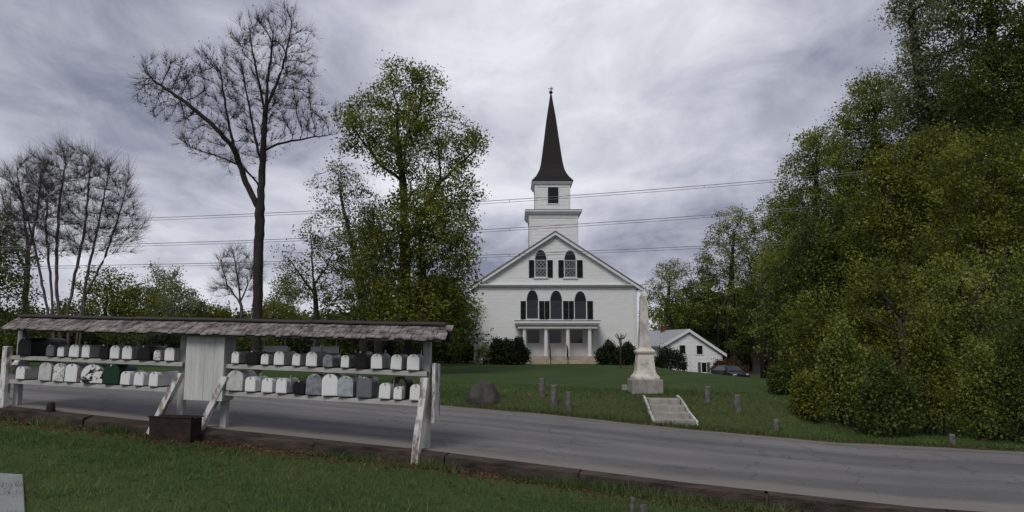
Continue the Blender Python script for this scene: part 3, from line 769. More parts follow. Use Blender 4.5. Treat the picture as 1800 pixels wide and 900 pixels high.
    while z < wz1-.05: b.add([(wa+.03, y2-.071, z+.06), (wb-.03, y2-.071, z+.06), (wb-.03, y2-.11, z), (wa+.03, y2-.11, z)], [(0,3,2,1)]); z += .09
    b.build('louver', M['shutter'], lv)
    yb = uc
    cy2 = y2+uw
    b = MB(O); zt2b = P(972, 319, y2-.3).z
    b.lathe((uc, cy2, zt2), [(uw+.04,-.24),(uw+.06,0),(uw+.18,.08),(uw+.24,.2),(uw+.28,.24),(uw+.28,max(.3,zt2b-zt2))], 4, sq=True); b.build('belfry_cornice', M['trim'], root)
    # spire: flared pyramid
    def wat(pa, pb): return (P(pb, 300, cy2-.9).x-P(pa, 300, cy2-.9).x)/2
    zb0 = zt2+max(.3, zt2b-zt2)+.002
    prof = [(uw+.32, zb0), (uw+.32, zb0+.06)]
    for py, pa, pb in ((311,942.5,1000),(305,946,996),(298,949,992.5),(288,950.8,989.5),(273,952.5,986.5),(250,954.8,982.5),(207,959,975.5),(180,962.3,969.5),(166,964.3,967.2)):
        prof.append((wat(pa, pb), P(970, py, cy2-wat(pa, pb)*.8).z))
    b = MB(O); b.lathe((uc, cy2, 0), prof, 4, sq=True); b.build('spire', M['spire'], root)
    ztop = prof[-1][1]
    b = MB(O); b.lathe((uc, cy2, ztop), [(.05,-.1),(.05,.05),(.14,.12),(.19,.22),(.14,.33),(.04,.4),(.03,.75),(.02,.8)], 10); fi = b.build('finial', M['iron'], root, smooth=True)
    b = MB(O); b.box((uc-.22, cy2-.01, ztop+.55), (uc+.1, cy2+.01, ztop+.60)); b.add([(uc-.3, cy2, ztop+.575), (uc-.15, cy2, ztop+.66), (uc-.15, cy2, ztop+.49)], [(0,1,2)]); b.box((uc+.02, cy2-.01, ztop+.47), (uc+.2, cy2+.01, ztop+.68)); b.build('weather_vane', M['lattice'], fi)
    # side windows along left wall
    for k in range(4):
        yy = DC+3+k*4.2
        b = MB(O); b.box((x0-.07, yy, zb+2.2), (x0-.03, yy+1.1, zb+5.3)); w = b.build('window', M['trim'], root); b = MB(O); b.box((x0-.08, yy+.1, zb+2.3), (x0-.071, yy+1.0, zb+5.2)); b.build('pane', M['glass'], w)
church()
# ------------------------------------------------------------------ small white house
def house():
    Y = 84.0
    a = onG(1211, Y); O = Vector((a.x, Y, a.z)); root = empty('cottage', O, 'small white gabled cottage with grey roof behind the lawn, right of the church', 'house')
    K = Y/F
    zb = P(1211, 657, Y).z
    XX = lambda px: P(px, 620, Y).x; ZZ = lambda py: P(1211, py, Y).z
    xa, xb = XX(1166), XX(1274); xr = XX(1211.5); zr_ = ZZ(582); zel = ZZ(609); zer = ZZ(624)
    Dp = 11.0; sh = -2.4    # the house body runs back and slightly left
    def pr(pts, y0, y1, dx): 
        n = len(pts); vs = [(x, y0, z) for x, z in pts]+[(x+dx, y1, z) for x, z in pts]
        return vs, [tuple(range(n)), tuple(range(2*n-1, n-1, -1))]+[((i+1)%n, i, n+i, n+(i+1)%n) for i in range(n)]
    b = MB(O); b.add(*pr([(xa, zb-1), (xb-.3, zb-1), (xb-.3, zer), (xr, zr_), (xa, zel)], Y, Y+Dp, sh)); 
    z = zb+.1
    while z < zr_-.4:
        l = xa if z < zel else xa+(xr-xa)*(z-zel)/(zr_-zel); r = xb-.3 if z < zer else xb-.3+(xr-xb+.3)*(z-zer)/(zr_-zer)
        z2 = z+.15; l2 = xa if z2 < zel else xa+(xr-xa)*(z2-zel)/(zr_-zel); r2 = xb-.3 if z2 < zer else xb-.3+(xr-xb+.3)*(z2-zer)/(zr_-zer)
        b.add([(l, Y-.025, z), (r, Y-.025, z), (r2, Y-.003, z2), (l2, Y-.003, z2)], [(0,1,2,3)]); z = z2
    b.build('wall', M['clap'], root)
    b = MB(O)
    for (xe, ze_, s) in ((xa-.35, zel-.12, 1), (xb+.1, zer-.1, -1)):
        y0, y1 = Y-.3, Y+Dp+.3; k = sh/Dp
        b.hexa([(xe-.3*k,y0,ze_+.02),(xr-.3*k,y0,zr_+.05),(xr+(Dp+.3)*k,y1,zr_+.05),(xe+(Dp+.3)*k,y1,ze_+.02),(xe-.3*k,y0,ze_+.2),(xr-.3*k,y0,zr_+.25),(xr+(Dp+.3)*k,y1,zr_+.25),(xe+(Dp+.3)*k,y1,ze_+.2)])
    rf = b.build('roof', mat('metal_roof_grey', (.30,.31,.32), .5, .15, 2), root)
    b = MB(O)
    for (xe, ze_) in ((xa-.36, zel-.12), (xb+.11, zer-.1)):
        b.hexa([(xe,Y-.36,ze_-.12),(xr,Y-.36,zr_-.1),(xr,Y-.31,zr_-.1),(xe,Y-.31,ze_-.12),(xe,Y-.36,ze_+.19),(xr,Y-.36,zr_+.24),(xr,Y-.31,zr_+.24),(xe,Y-.31,ze_+.19)])
    b.build('rake_board', M['trim'], rf)
    cx = XX(1187); b = MB(O); b.box((cx-.3, Y+6, zr_-1.2), (cx+.3, Y+6.6, zr_+.65)); b.box((cx-.36, Y+5.94, zr_+.651), (cx+.36, Y+6.66, zr_+.75)); b.build('chimney', M['brick'], rf)
    for (pa, pb, pt_, pb2, shut) in ((1195,1204.5,607,621,0), (1224.7,1234.7,607.5,622.5,0), (1197.5,1205.5,637,650,0), (1232.5,1240.5,637.5,654,1)):
        wx0, wx1, z1, z0 = XX(pa), XX(pb), ZZ(pt_), ZZ(pb2)
        b = MB(O); b.box((wx0-.12, Y-.07, z0-.12), (wx1+.12, Y-.026, z1+.12)); w = b.build('window', M['trim'], root)
        b = MB(O); b.box((wx0, Y-.08, z0), (wx1, Y-.0705, z1)); b.build('pane', M['glass'], w)
        b = MB(O); m = (wx0+wx1)/2; zm = (z0+z1)/2; b.box((m-.015, Y-.09, z0), (m+.015, Y-.081, z1)); b.box((wx0, Y-.092, zm-.02), (wx1, Y-.0805, zm+.02)); b.build('sash_bar', M['shutter'], w)
        if shut:
            for q0, q1 in ((1226,1230.8), (1241.8,1246.5)):
                b = MB(O); b.box((XX(q0), Y-.07, z0), (XX(q1), Y-.027, z1+.05)); b.build('shutter', mat('grey_blue_shutter', (.07,.085,.10), .6), root)
    # adirondack chairs
    for i, (px, lab) in enumerate(((1186.5, 'white garden chair by the dark bush, left of the cottage wall'), (1194, 'white garden chair nearer the cottage wall, right of the other chair'))):
        p = onG(px, 80); b = MB(p); c = empty('garden_chair', p, lab, 'garden chair', 'garden chairs by the cottage')
        def q(x, y, z): return p+Vector((x, y, z))
        b = MB(p); b.hexa([q(-.28,-.3,.38),q(.28,-.3,.38),q(.25,.25,.25),q(-.25,.25,.25),q(-.28,-.3,.41),q(.28,-.3,.41),q(.25,.25,.28),q(-.25,.25,.28)]); b.build('seat', M['paint'], c)
        b = MB(p)
        for k in range(5): x = -.24+k*.12; b.beam(q(x*.8,.22,.25), q(x*1.25,.5,.95-.25*abs(k-2)*.3), .1, .02, up=(0,1,0))
        b.build('backrest', M['paint'], c)
        for sx in (-.3, .3):
            b = MB(p); b.beam(q(sx,-.32,0), q(sx,-.32,.55), .03, .1, up=(0,1,0)); b.build('leg', M['paint'], c)
            b = MB(p); b.beam(q(sx,-.4,.57), q(sx,.35,.57), .12, .025); b.build('armrest', M['paint'], c)
house()
# ------------------------------------------------------------------ dark car by the cottage
def car():
    p = P(1284, 662, 76.0); p.z = gz(p.x, p.y); yaw = math.radians(12)
    root = empty('parked_car', p, 'dark parked car facing the road beside the white cottage', 'car'); root.rotation_euler = (0,0,yaw)
    b = MB()
    # side profile (y from front to back, z), car faces -Y
    prof = [(-2.2,.35),(-2.28,.6),(-2.15,.85),(-1.1,1.02),(-.35,1.55),(.3,1.66),(1.5,1.6),(2.15,1.1),(2.2,.5),(2.1,.32)]
    hw = .92; n = len(prof)
    def wdt(z, y): return hw*(1 if z < 1.0 else 1-.28*(z-1.0)/.6)
    vs = [(-wdt(z, y), y, z) for y, z in prof]+[(wdt(z, y), y, z) for y, z in prof]
    b.add(vs, [tuple(range(n)), tuple(range(2*n-1, n-1, -1))]+[((i+1)%n, i, n+i, n+(i+1)%n) for i in range(n)])
    b.build('body', M['car'], root, bevel=.05)
    b = MB(); b.add([(-.74,-1.0,1.09),(.74,-1.0,1.09),(.66,-.38,1.535),(-.66,-.38,1.535)], [(0,1,2,3)]); o = b.build('windscreen', M['carglass'], root); o.location = (0,-.02,.02)
    for s in (-1, 1):
        b = MB(); pts = [(s*.90,-.8,1.1),(s*.79,-.25,1.5),(s*.79,1.3,1.5),(s*.90,1.75,1.12)]; b.add(pts, [(0,1,2,3) if s > 0 else (3,2,1,0)]); o = b.build('side_window', M['carglass'], root); o.location = (s*.02,0,0)
        b = MB(); b.lathe((s*.66,-2.2,.74), [(.02,-.08),(.13,-.06),(.15,.02),(.1,.09)], 10); b.build('headlight', M['chrome'], root)
        b = MB(); b.box((s*.93,-.75,1.0),(s*1.12,-.6,1.14)); b.build('mirror', M['car'], root, bevel=.02)
        for y in (-1.4, 1.35):
            b = MB(); b.tube([(s*.95,y,.33),(s*.72,y,.33)], .33, 18); w = b.build('wheel', M['rubber'], root)
            b = MB(); b.tube([(s*.96,y,.33),(s*.951,y,.33)], .2, 12); b.build('rim', M['chrome'], w)
    b = MB(); b.box((-.45,-2.3,.55),(.45,-2.25,.74)); b.build('grille', M['dark'], root)
    b = MB(); b.box((-.85,-2.31,.36),(.85,-2.2,.52)); b.build('bumper', M['car'], root, bevel=.03)
    b = MB(); b.box((-.2,-2.325,.42),(.2,-2.312,.52)); b.build('number_plate', M['paint'], root)
car()
# pale gravel drive end
def drive():
    a = onG(1282, 73); b_ = onG(1322, 69); v = []
    b = MB((a+b_)/2)
    for k in range(13):
        f = k/12; c = a.lerp(b_, f); 
        for w in (-1.2, 1.2): x, y = c.x, c.y+w; v.append(Vector((x, y, gz(x, y)+.035)))
    b.add(v, [(2*k, 2*k+2, 2*k+3, 2*k+1) for k in range(12)]); o = b.build('driveway', M['gravel']); tag(o, kind='structure')
drive()
# low dark building left of the church
def shed():
    Y = 74; O = onG(800, Y); root = empty('low_building', O, 'low dark building with brown grey roof just left of the church', 'building')
    xa, xb = P(752, 620, Y).x, P(838, 620, Y).x; z0 = O.z-.5; ze_ = P(800, 605, Y).z; zr_ = P(800, 573, Y+4).z
    b = MB(O); b.box((xa, Y, z0), (xb, Y+8, ze_)); b.build('wall', M['barn'], root)
    b = MB(O); 
    for s in (0, 1):
        ya, yb = (Y-.4, Y+4) if s == 0 else (Y+8.4, Y+4)
        b.hexa([(xa-.3,ya,ze_-.1),(xb+.3,ya,ze_-.1),(xb+.3,yb,zr_-.1),(xa-.3,yb,zr_-.1),(xa-.3,ya,ze_+.05),(xb+.3,ya,ze_+.05),(xb+.3,yb,zr_),(xa-.3,yb,zr_)])
    r = b.build('roof', M['darkroof'], root)
    b = MB(O); b.box((xa-.3, Y-.46, ze_-.14), (xb+.3, Y-.405, ze_+.06)); b.build('fascia', M['shelf'], r)
    for k in range(3):
        x = xa+1+k*1.5; b = MB(O); b.box((x, Y-.04, z0+1.2), (x+.8, Y-.001, z0+2.2)); b.build('window', M['glass'], root)
shed()
# ------------------------------------------------------------------ monument
def monument():
    Y = MON.y; base = Vector((MON.x, Y, gz(MON.x, Y)-.03)); root = empty('obelisk_monument', base, 'stained white marble obelisk on a stepped pedestal and granite block on the grassy knoll', 'monument')
    k = Y/F
    Zp = lambda py: P(1134, py, Y-.4).z-base.z
    def R(px): return px*k/2*.86
    c = tuple(base)
    b = MB(base); b.lathe(c, [(R(61),-.25),(R(61),Zp(669)),(R(60),Zp(667.5))], 4, sq=True); b.build('granite_base', M['granite'], root, bevel=.015)
    z0 = Zp(667.5)
    b = MB(base); b.lathe(c, [(R(51),z0+.001),(R(51),Zp(664)),(R(48.5),Zp(661.5)),(R(42),Zp(658.5)),(R(39),Zp(655.5)),(R(37),Zp(652.5)),(R(36),Zp(649)),(R(31),Zp(623.5))], 4, sq=True); b.build('pedestal', M['marble'], root, bevel=.008)
    b = MB(base); b.lathe(c, [(R(31),Zp(623.5)+.001),(R(35),Zp(621)),(R(38),Zp(619.5)),(R(38),Zp(616.5)),(R(33),Zp(615.5)),(R(27),Zp(612)),(R(24),Zp(610.5))], 4, sq=True); b.build('cap_moulding', M['marble'], root, bevel=.006)
    b = MB(base); b.lathe(c, [(R(23),Zp(610.5)+.001),(R(20),Zp(585)),(R(16),Zp(550)),(R(12.5),Zp(519)),(R(7),Zp(514)),(R(.5),Zp(511))], 4, sq=True); b.build('shaft', M['marbledirt'], root, bevel=.006)
    root_r = math.radians(-4)
    g = hit(1098, 686); b = MB(g); b.lathe(g, [(.075,-.1),(.08,.1),(.07,.16)], 4, sq=True); tag(b.build('marker_stone', M['granite'], bevel=.01), 'tiny square marker stone at the left foot of the obelisk base', 'marker stone')
monument()
# steps up the knoll
def steps():
    a = SA; c = SC; ex = (c-a); ex.z = 0; L = ex.length; ex.normalize(); ey = Vector((-ex.y, ex.x, 0))
    ctr = (a+c)/2; zb = min(a.z, c.z)-.03
    top = P(1166, 700, ctr.y+1.55).z
    root = empty('stone_steps', Vector((ctr.x, ctr.y, zb)), 'wide grey stone steps with white side kerbs climbing from the road to the obelisk', 'steps')
    back = P(1166, 700, ctr.y+1.6).x-ctr.x   # slight lean to the left as in the photo
    n = 4; H = (top-zb)/n; D = 1.55/n; sl = -.36
    def q(x, y, z): 
        v = ctr+ex*(x+sl*y*.6)+ey*y; v.z = zb+z; return v
    for k in range(n):
        b = MB(root.location); w = L*(1.0-.05*k)/2
        b.hexa([q(-w,k*D,-.2),q(w,k*D,-.2),q(w,(k+1)*D+.06,-.2),q(-w,(k+1)*D+.06,-.2),q(-w,k*D,H*(k+1)),q(w,k*D,H*(k+1)),q(w,(k+1)*D+.06,H*(k+1)+.01),q(-w,(k+1)*D+.06,H*(k+1)+.01)])
        b.build('step', M['granite'], root, bevel=.015)
    for s in (-1, 1):
        b = MB(root.location); w = s*(L/2+.04); KK = 8; vs = []; fs = []
        for j in range(KK+1):
            f = j/KK; yy = -.05+(n*D+.15)*f; wc = w*(1-.14*f)
            g1 = q(wc+s*.12, yy, 0); gt = max(gz(g1.x, g1.y)-zb+.05, H*(.75+(n-.75)*f)+.04)
            for xo, zz in ((-.028, -.15), (.028, -.15), (.028, gt-.015), (-.028, gt-.015)): vs.append(q(wc+xo, yy, zz))
        for j in range(KK):
            for e in range(4): fs.append((j*4+e, j*4+(e+1)%4, j*4+4+(e+1)%4, j*4+4+e))
        fs += [(3,2,1,0), tuple(KK*4+e for e in range(4))]; b.add(vs, fs)
        b.build('side_kerb', M['kerb'], root, bevel=.012)
steps()
# stone posts, boulder, flower stand
def stone_post(px, top, bot, wpx, lab, g='stone posts around the lawn'):
    p = hit(px, bot); s = p.y/F; h = (bot-top)*s; w = wpx*s
    b = MB(p)
    n = 8; prof = []
    for k in range(6): prof.append((w/2*(1.0-.05*k/5)*rnd.uniform(.93,1.05), -.15+(h+.15)*k/5))
    prof.append((w/2*.7, h+.025))
    b.lathe(p, prof, n); o = b.build('stone_post', M['stonepost'], smooth=False); me = o.data
    for v in me.vertices: v.co += Vector((rnd.uniform(-1,1), rnd.uniform(-1,1), 0))*w*.05
    o.rotation_euler = (0, rnd.uniform(-.04,.04), rnd.uniform(0, 1)); tag(o, lab, 'stone post', g)
for a in ((953,667,698,11,'rough grey stone post farthest back, between the boulder and the obelisk'),
          (974,680,713,13,'rough grey stone post in the middle of three left of the obelisk'),
          (1000,692,722,10.5,'pale topped stone post nearest the road, left of the steps'),
          (1244,682,706,10,'grey stone post right of the steps, nearest the obelisk'),
          (1297.5,697,721,12,'stocky grey stone post on the slope right of the steps'),
          (1365,740,757,10,'short stone post at the road edge where the woods begin'),
          (1674,766,782,11,'short square stone post at the road edge below the woods at far right'),
          (1112,881,906,9,'small grey stone post at the bottom frame edge, the taller one'),
          (1131,892,908,12,'small grey stone post at the bottom frame edge, the shorter one')): stone_post(*a)
def boulder():
    p = hit(850, 712); s = p.y/F
    import bmesh
    bm = bmesh.new(); bmesh.ops.create_icosphere(bm, subdivisions=4, radius=1)
    from mathutils import noise as mn
    for v in bm.verts:
        d = v.co.copy(); k = 1+.16*mn.noise(d*1.5)+.07*mn.noise(d*4)+.025*mn.noise(d*11)
        v.co = Vector((d.x*31*s*k*(1-.18*max(d.z,0)), d.y*.5*k, max(d.z,-.4)*38*s*k))
    me = bpy.data.meshes.new('boulder'); bm.to_mesh(me); bm.free(); me.materials.append(M['boulder'])
    me.polygons.foreach_set('use_smooth', [True]*len(me.polygons))
    o = bpy.data.objects.new('boulder', me); COL.objects.link(o); o.location = p+Vector((0,.45,.03)); tag(o, 'big dark rounded boulder on the lawn beside the road, left of the stone posts', 'boulder')
boulder()
def feeder():
    p = onG(1091, 48); root = empty('branching_post', p, 'tall thin dark post topped with a pale branching finial in front of the church', 'post')
    zt = P(1091, 596, 48).z
    b = MB(p); b.tube([p+Vector((0,0,-.2)), Vector((p.x,p.y,zt))], .05, 8); b.build('pole', M['bark'], root)
    b = MB(p); top = Vector((p.x,p.y,zt))
    b.tube([top+Vector((0,0,-.3)), top+Vector((0,0,.1))], .1, 8)
    for k in range(9):
        a = 2*PI*k/9; r = rnd.uniform(.25,.42); e = top+Vector((r*math.cos(a), r*math.sin(a), rnd.uniform(.22,.45)))
        m = top+Vector((r*.6*math.cos(a), r*.6*math.sin(a), rnd.uniform(.0,.1)))
        b.tube([top, m, e], [.03,.025,.015], 5); b.tube([m, m+Vector((rnd.uniform(-.15,.15),rnd.uniform(-.1,.1),.25))], [.02,.01], 5)
    b.build('branching_top', M['stonepost'], root)
feeder()
# pale slab bottom left
a = hit(-60, 832); b_ = hit(40, 838); c = hit(44, 910); d = hit(-60, 910)
b = MB(a); b.add([v+Vector((0,0,dz)) for dz in (-.2,.03) for v in (d,c,b_,a)], [(3,2,1,0),(4,5,6,7),(0,1,5,4),(1,2,6,5),(2,3,7,6),(3,0,4,7)]); tag(b.build('paving_slab', M['conc'], bevel=.01), 'pale grey paving slab in the grass at bottom left corner', 'slab')
# wires
def wire(pts, Y0, Y1, lab):
    b = MB(P(pts[0][0], pts[0][1], Y0)); out = []
    x0, x1 = pts[0][0], pts[-1][0]
    cs = np.polyfit([p[0] for p in pts], [p[1] for p in pts], 2)
    for k in range(49):
        px = x0+(x1-x0)*k/48; py = np.polyval(cs, px); Y = Y0+(Y1-Y0)*k/48; out.append(P(px, py, Y))
    b.tube(out, .016, 5)
    b.tube([p+Vector((0,.0,-.13)) for p in out], .012, 5)
    for k in range(4, 48, 8): b.tube([out[k], out[k]+Vector((0,0,-.13))], .012, 4)
    tag(b.build('utility_wire', M['wire']), lab, 'cable', 'overhead cables crossing the sky')
wire([(-300,395),(240,385),(570,372),(860,352),(1360,313),(1750,280)], 40, 36, 'topmost thin twin overhead cable crossing in front of the belfry')
wire([(-300,435),(240,430),(500,421),(850,403),(1250,376),(1750,335)], 41, 37, 'middle thin twin overhead cable crossing below the belfry')
wire([(-300,470),(220,467),(480,462),(850,447),(1240,430),(1750,405)], 42, 38, 'lowest thin twin overhead cable crossing the church gable')
# ------------------------------------------------------------------ trees
def grow(base, trunk, ell, natt, step, kill, infl, seed, shell=.5, wob=.12):
    """space colonisation; trunk = list of points; ell = list of (centre, radii)"""
    rg = np.random.default_rng(seed)
    vol = np.array([e[1][0]*e[1][1]*e[1][2] for e in ell])**.8; pr = vol/vol.sum(); A = []
    for (c, r), p_ in zip(ell, pr):
        k = max(8, int(natt*p_)); d = rg.normal(size=(k, 3)); d /= np.linalg.norm(d, axis=1)[:, None]
        rad = rg.random(k)**(1/3*(1-shell)+.02*shell+.0)
        d[:, :] *= rad[:, None]; A.append(np.array(c)+d*np.array(r))
    A = np.concatenate(A)
    nodes = []; par = []
    for tr in trunk:     # several polylines; first point of each = start
        prev = -1
        pts = [np.array(p, float) for p in tr]
        for i in range(len(pts)-1):
            L = np.linalg.norm(pts[i+1]-pts[i]); m = max(1, int(L/step))
            for k in range(m):
                q = pts[i]+(pts[i+1]-pts[i])*k/m
                if i == 0 and k == 0 and nodes:
                    dd = [np.linalg.norm(np.array(nn_)-q) for nn_ in nodes]; j = int(np.argmin(dd))
                    if dd[j] < step*1.5: prev = j; continue
                if prev >= 0: q = q+rg.normal(size=3)*step*.05
                nodes.append(q); par.append(prev); prev = len(nodes)-1
        nodes.append(pts[-1]); par.append(prev)
    nodes = [np.array(n) for n in nodes]
    N0 = np.array(nodes)
    D = np.linalg.norm(A[:, None]-N0[None], axis=2); near = D.argmin(1); nd = D.min(1)
    alive = np.ones(len(A), bool); tries = {}
    for it in range(160):
        m = alive & (nd < (infl if it > 12 else infl*3))
        if not m.any(): 
            m = alive & (nd < infl*4)
            if not m.any(): break
        ids = near[m]; dirs = A[m]-np.array(nodes)[ids]; dirs /= (np.linalg.norm(dirs, axis=1)[:, None]+1e-9)
        uq, inv = np.unique(ids, return_inverse=True)
        acc = np.zeros((len(uq), 3)); np.add.at(acc, inv, dirs)
        newn = []
        for k, i in enumerate(uq):
            t_ = tries.get(int(i), 0)
            if t_ > 3: 
                alive[m & (near == i)] = False; continue
            tries[int(i)] = t_+1
            d = acc[k]/(np.linalg.norm(acc[k])+1e-9)
            if par[i] >= 0:
                pd = nodes[i]-nodes[par[i]]; pd = pd/(np.linalg.norm(pd)+1e-9); d = d+pd*.45
            d = d+rg.normal(size=3)*wob+np.array([0,0,.06]); d /= np.linalg.norm(d)
            q = nodes[i]+d*step; nodes.append(q); par.append(int(i)); newn.append(len(nodes)-1)
        if not newn: break
        Q = np.array([nodes[j] for j in newn]); al = np.where(alive)[0]
        if len(al) == 0: break
        D = np.linalg.norm(A[al][:, None]-Q[None], axis=2); mi = D.argmin(1); md = D.min(1)
        better = md < nd[al]; nd[al[better]] = md[better]; near[al[better]] = np.array(newn)[mi[better]]
        alive[al[nd[al] < kill]] = False
        if len(nodes) > 9000: break
    return np.array(nodes), par
def woodmesh(nodes, par, rtip, rbase, name, m, root, O, twigs=0, twl=.6, twr=.004, seed=1, expo=2.2):
    n = len(nodes); ch = [[] for _ in range(n)]
    for i, p in enumerate(par):
        if p >= 0: ch[p].append(i)
    r = np.zeros(n); w = np.zeros(n)
    for i in range(n-1, -1, -1):
        w[i] = 1 if not ch[i] else sum(w[c] for c in ch[i])
    mx = w.max()
    ex = math.log(rbase/rtip)/math.log(max(mx, 2)); r = rtip*w**ex
    V = []; Fc = []
    def ring(p, d, rad, k):
        d = d/(np.linalg.norm(d)+1e-9); a = np.cross(d, [.12,.2,1.0] if abs(d[2]) < .95 else [1,0,0]); a /= np.linalg.norm(a)+1e-9; b = np.cross(d, a)
        an = np.arange(k)*2*PI/k
        s = len(V); V.extend((p+rad*(np.cos(t)*a+np.sin(t)*b)) for t in an); return s
    stack = [i for i in range(n) if par[i] < 0]
    starts = [(i, -1) for i in stack]
    while starts:
        i, p0 = starts.pop()
        chain = ([p0] if p0 >= 0 else [])+[i]
        j = i
        while ch[j]:
            c = max(ch[j], key=lambda q: w[q])
            for o in ch[j]:
                if o != c: starts.append((o, j))
            chain.append(c); j = c
        rr = r[chain].copy()
        if p0 >= 0: rr[0] = rr[1]*1.1
        k = 8 if rr.max() > .1 else (5 if rr.max() > .03 else 3)
        prev = None
        for q, idn in enumerate(chain):
            a = nodes[chain[max(q-1, 0)]]; b = nodes[chain[min(q+1, len(chain)-1)]]
            fl = 1+(.5 if (p0 < 0 and q == 0) else 0)
            s = ring(nodes[idn], b-a, rr[q]*fl, k)
            if prev is not None:
                for e in range(k): Fc.append((prev+e, prev+(e+1)%k, s+(e+1)%k, s+e))
            prev = s
    rg = np.random.default_rng(seed)
    if twigs:
        cand = np.where(w <= max(9, mx*.03))[0]; cand = cand[cand > 3]
        for _ in range(twigs):
            i = rg.choice(cand); p = nodes[i]; d0 = nodes[i]-nodes[max(par[i], 0)]; d0 = d0/(np.linalg.norm(d0)+1e-9)
            d = d0*1.0+rg.normal(size=3)*.42+np.array([0,0,.45]); d /= np.linalg.norm(d); L = twl*rg.uniform(.4, 1.2)
            sd = np.cross(d, rg.normal(size=3)); sd /= np.linalg.norm(sd)+1e-9
            m1 = p+d*L*.5+rg.normal(size=3)*L*.06; e = m1+(d+np.array([0,0,.25]))*L*.5+rg.normal(size=3)*L*.08
            s = len(V); V.extend([p-sd*twr, p+sd*twr, m1+sd*twr*.7, m1-sd*twr*.7, e+sd*twr*.35, e-sd*twr*.35])
            Fc.append((s, s+1, s+2, s+3)); Fc.append((s+3, s+2, s+4, s+5))
            if rg.random() < .8:
                d2 = d+rg.normal(size=3)*.6; d2 /= np.linalg.norm(d2); e2 = m1+d2*L*.45
                s = len(V); V.extend([m1-sd*twr*.7, m1+sd*twr*.7, e2+sd*twr*.3, e2-sd*twr*.3]); Fc.append((s, s+1, s+2, s+3))
    V = np.array(V)-np.array(O)
    return npmesh(name, V, np.array(Fc), m, parent=root, smooth=True), w, mx
def leaves(centers, per, spread, size, name, m, root, O, seed, squash=.8, tbias=0.0, clumpvar=.5, big=None):
    rg = np.random.default_rng(seed); nc = len(centers)
    if name == 'crown' and per > 2:
        g_ = np.sin(centers[:, 0]*1.9+seed)*np.sin(centers[:, 2]*2.1+seed*.7)*np.sin(centers[:, 1]*1.7)
        centers = centers[(g_+rg.normal(size=nc)*.25) > -.42]; nc = len(centers)
        per = int(per*3.4+.5); size = size*.70; spread = spread*.80
    c = np.repeat(centers, per, axis=0); k = len(c)
    off = rg.normal(size=(k, 3))*spread; off[:, 2] *= squash; c = c+off
    nrm = rg.normal(size=(k, 3)); nrm[:, 2] += .5; nrm /= np.linalg.norm(nrm, axis=1)[:, None]
    a = np.cross(nrm, rg.normal(size=(k, 3))); a /= np.linalg.norm(a, axis=1)[:, None]; b = np.cross(nrm, a)
    s = size*rg.uniform(.55, 1.3, k)[:, None]
    bend = nrm*s*.18
    v = np.stack([c-a*s*.5, c+b*s*.33+bend, c+a*s*.5, c-b*s*.33+bend], 1).reshape(-1, 3)-np.array(O)
    q = np.arange(k*4).reshape(k, 4)
    ct = np.repeat(rg.normal(size=nc)*.26*clumpvar/.5, per)
    tint = np.clip(.52+tbias+ct+rg.normal(size=k)*.09, 0, 1)
    return npmesh(name, v, q, m, {'tint': ('FACE', tint)}, parent=root)
def tree(name, label, cat, trunkpx, ellpx, Y, natt=700, step=None, leafm='lf_main', per=14, spread=.32, size=.16, rb=.3, seed=1, bark='bark', twigs=1500, twl=.6, twr=.006, shell=.4, group=None, kill=None, infl=None, tips=10, tbias=0, extra=None, depthf=.9, clumpvar=.5, rtip=.012):
    """trunkpx: polylines in picture layout at depth Y (first starts on the ground), ellpx: (px, py, rx, ry[, dY])"""
    s = Y/F
    g = onG(trunkpx[0][0][0], Y); g.z -= .15
    rg = np.random.default_rng(seed+100)
    tr = []
    for ti, pl in enumerate(trunkpx):
        pts = []
        for i, p_ in enumerate(pl):
            if ti == 0 and i == 0: pts.append(tuple(g)); continue
            dy = p_[2] if len(p_) > 2 else 0
            if p_[1] is None: v = onG(p_[0], Y+dy); v.z -= .15
            else: v = P(p_[0], p_[1], Y+dy)
            pts.append(tuple(v))
        tr.append(pts)
    el = []
    for e in ellpx:
        dY = e[4] if len(e) > 4 else 0
        c = P(e[0], e[1], Y+dY); el.append((tuple(c), (e[2]*s, max(e[2], e[3]*.6)*s*depthf, e[3]*s)))
    step = step or max(.25, 11*s); kill = kill or step*1.3; infl = infl or step*6
    nodes, par = grow(None, tr, el, natt, step, kill, infl, seed, shell)
    root = empty(name, g, label, cat, group)
    o, w, mx = woodmesh(nodes, par, rtip, rb, 'trunk', M[bark], root, g, twigs, twl, twr, seed)
    if leafm and per:
        lim = tips; cand = np.where(w <= lim)[0]
        zmin = min(e[0][2]-e[1][2] for e in el)
        cand = cand[nodes[cand][:, 2] > zmin-1.0]
        C = nodes[cand]
        C = C+rg.normal(size=C.shape)*step*.4
        leaves(C, per, spread, size, 'crown', M[leafm], root, g, seed, tbias=tbias, clumpvar=clumpvar)
    return root, nodes, w
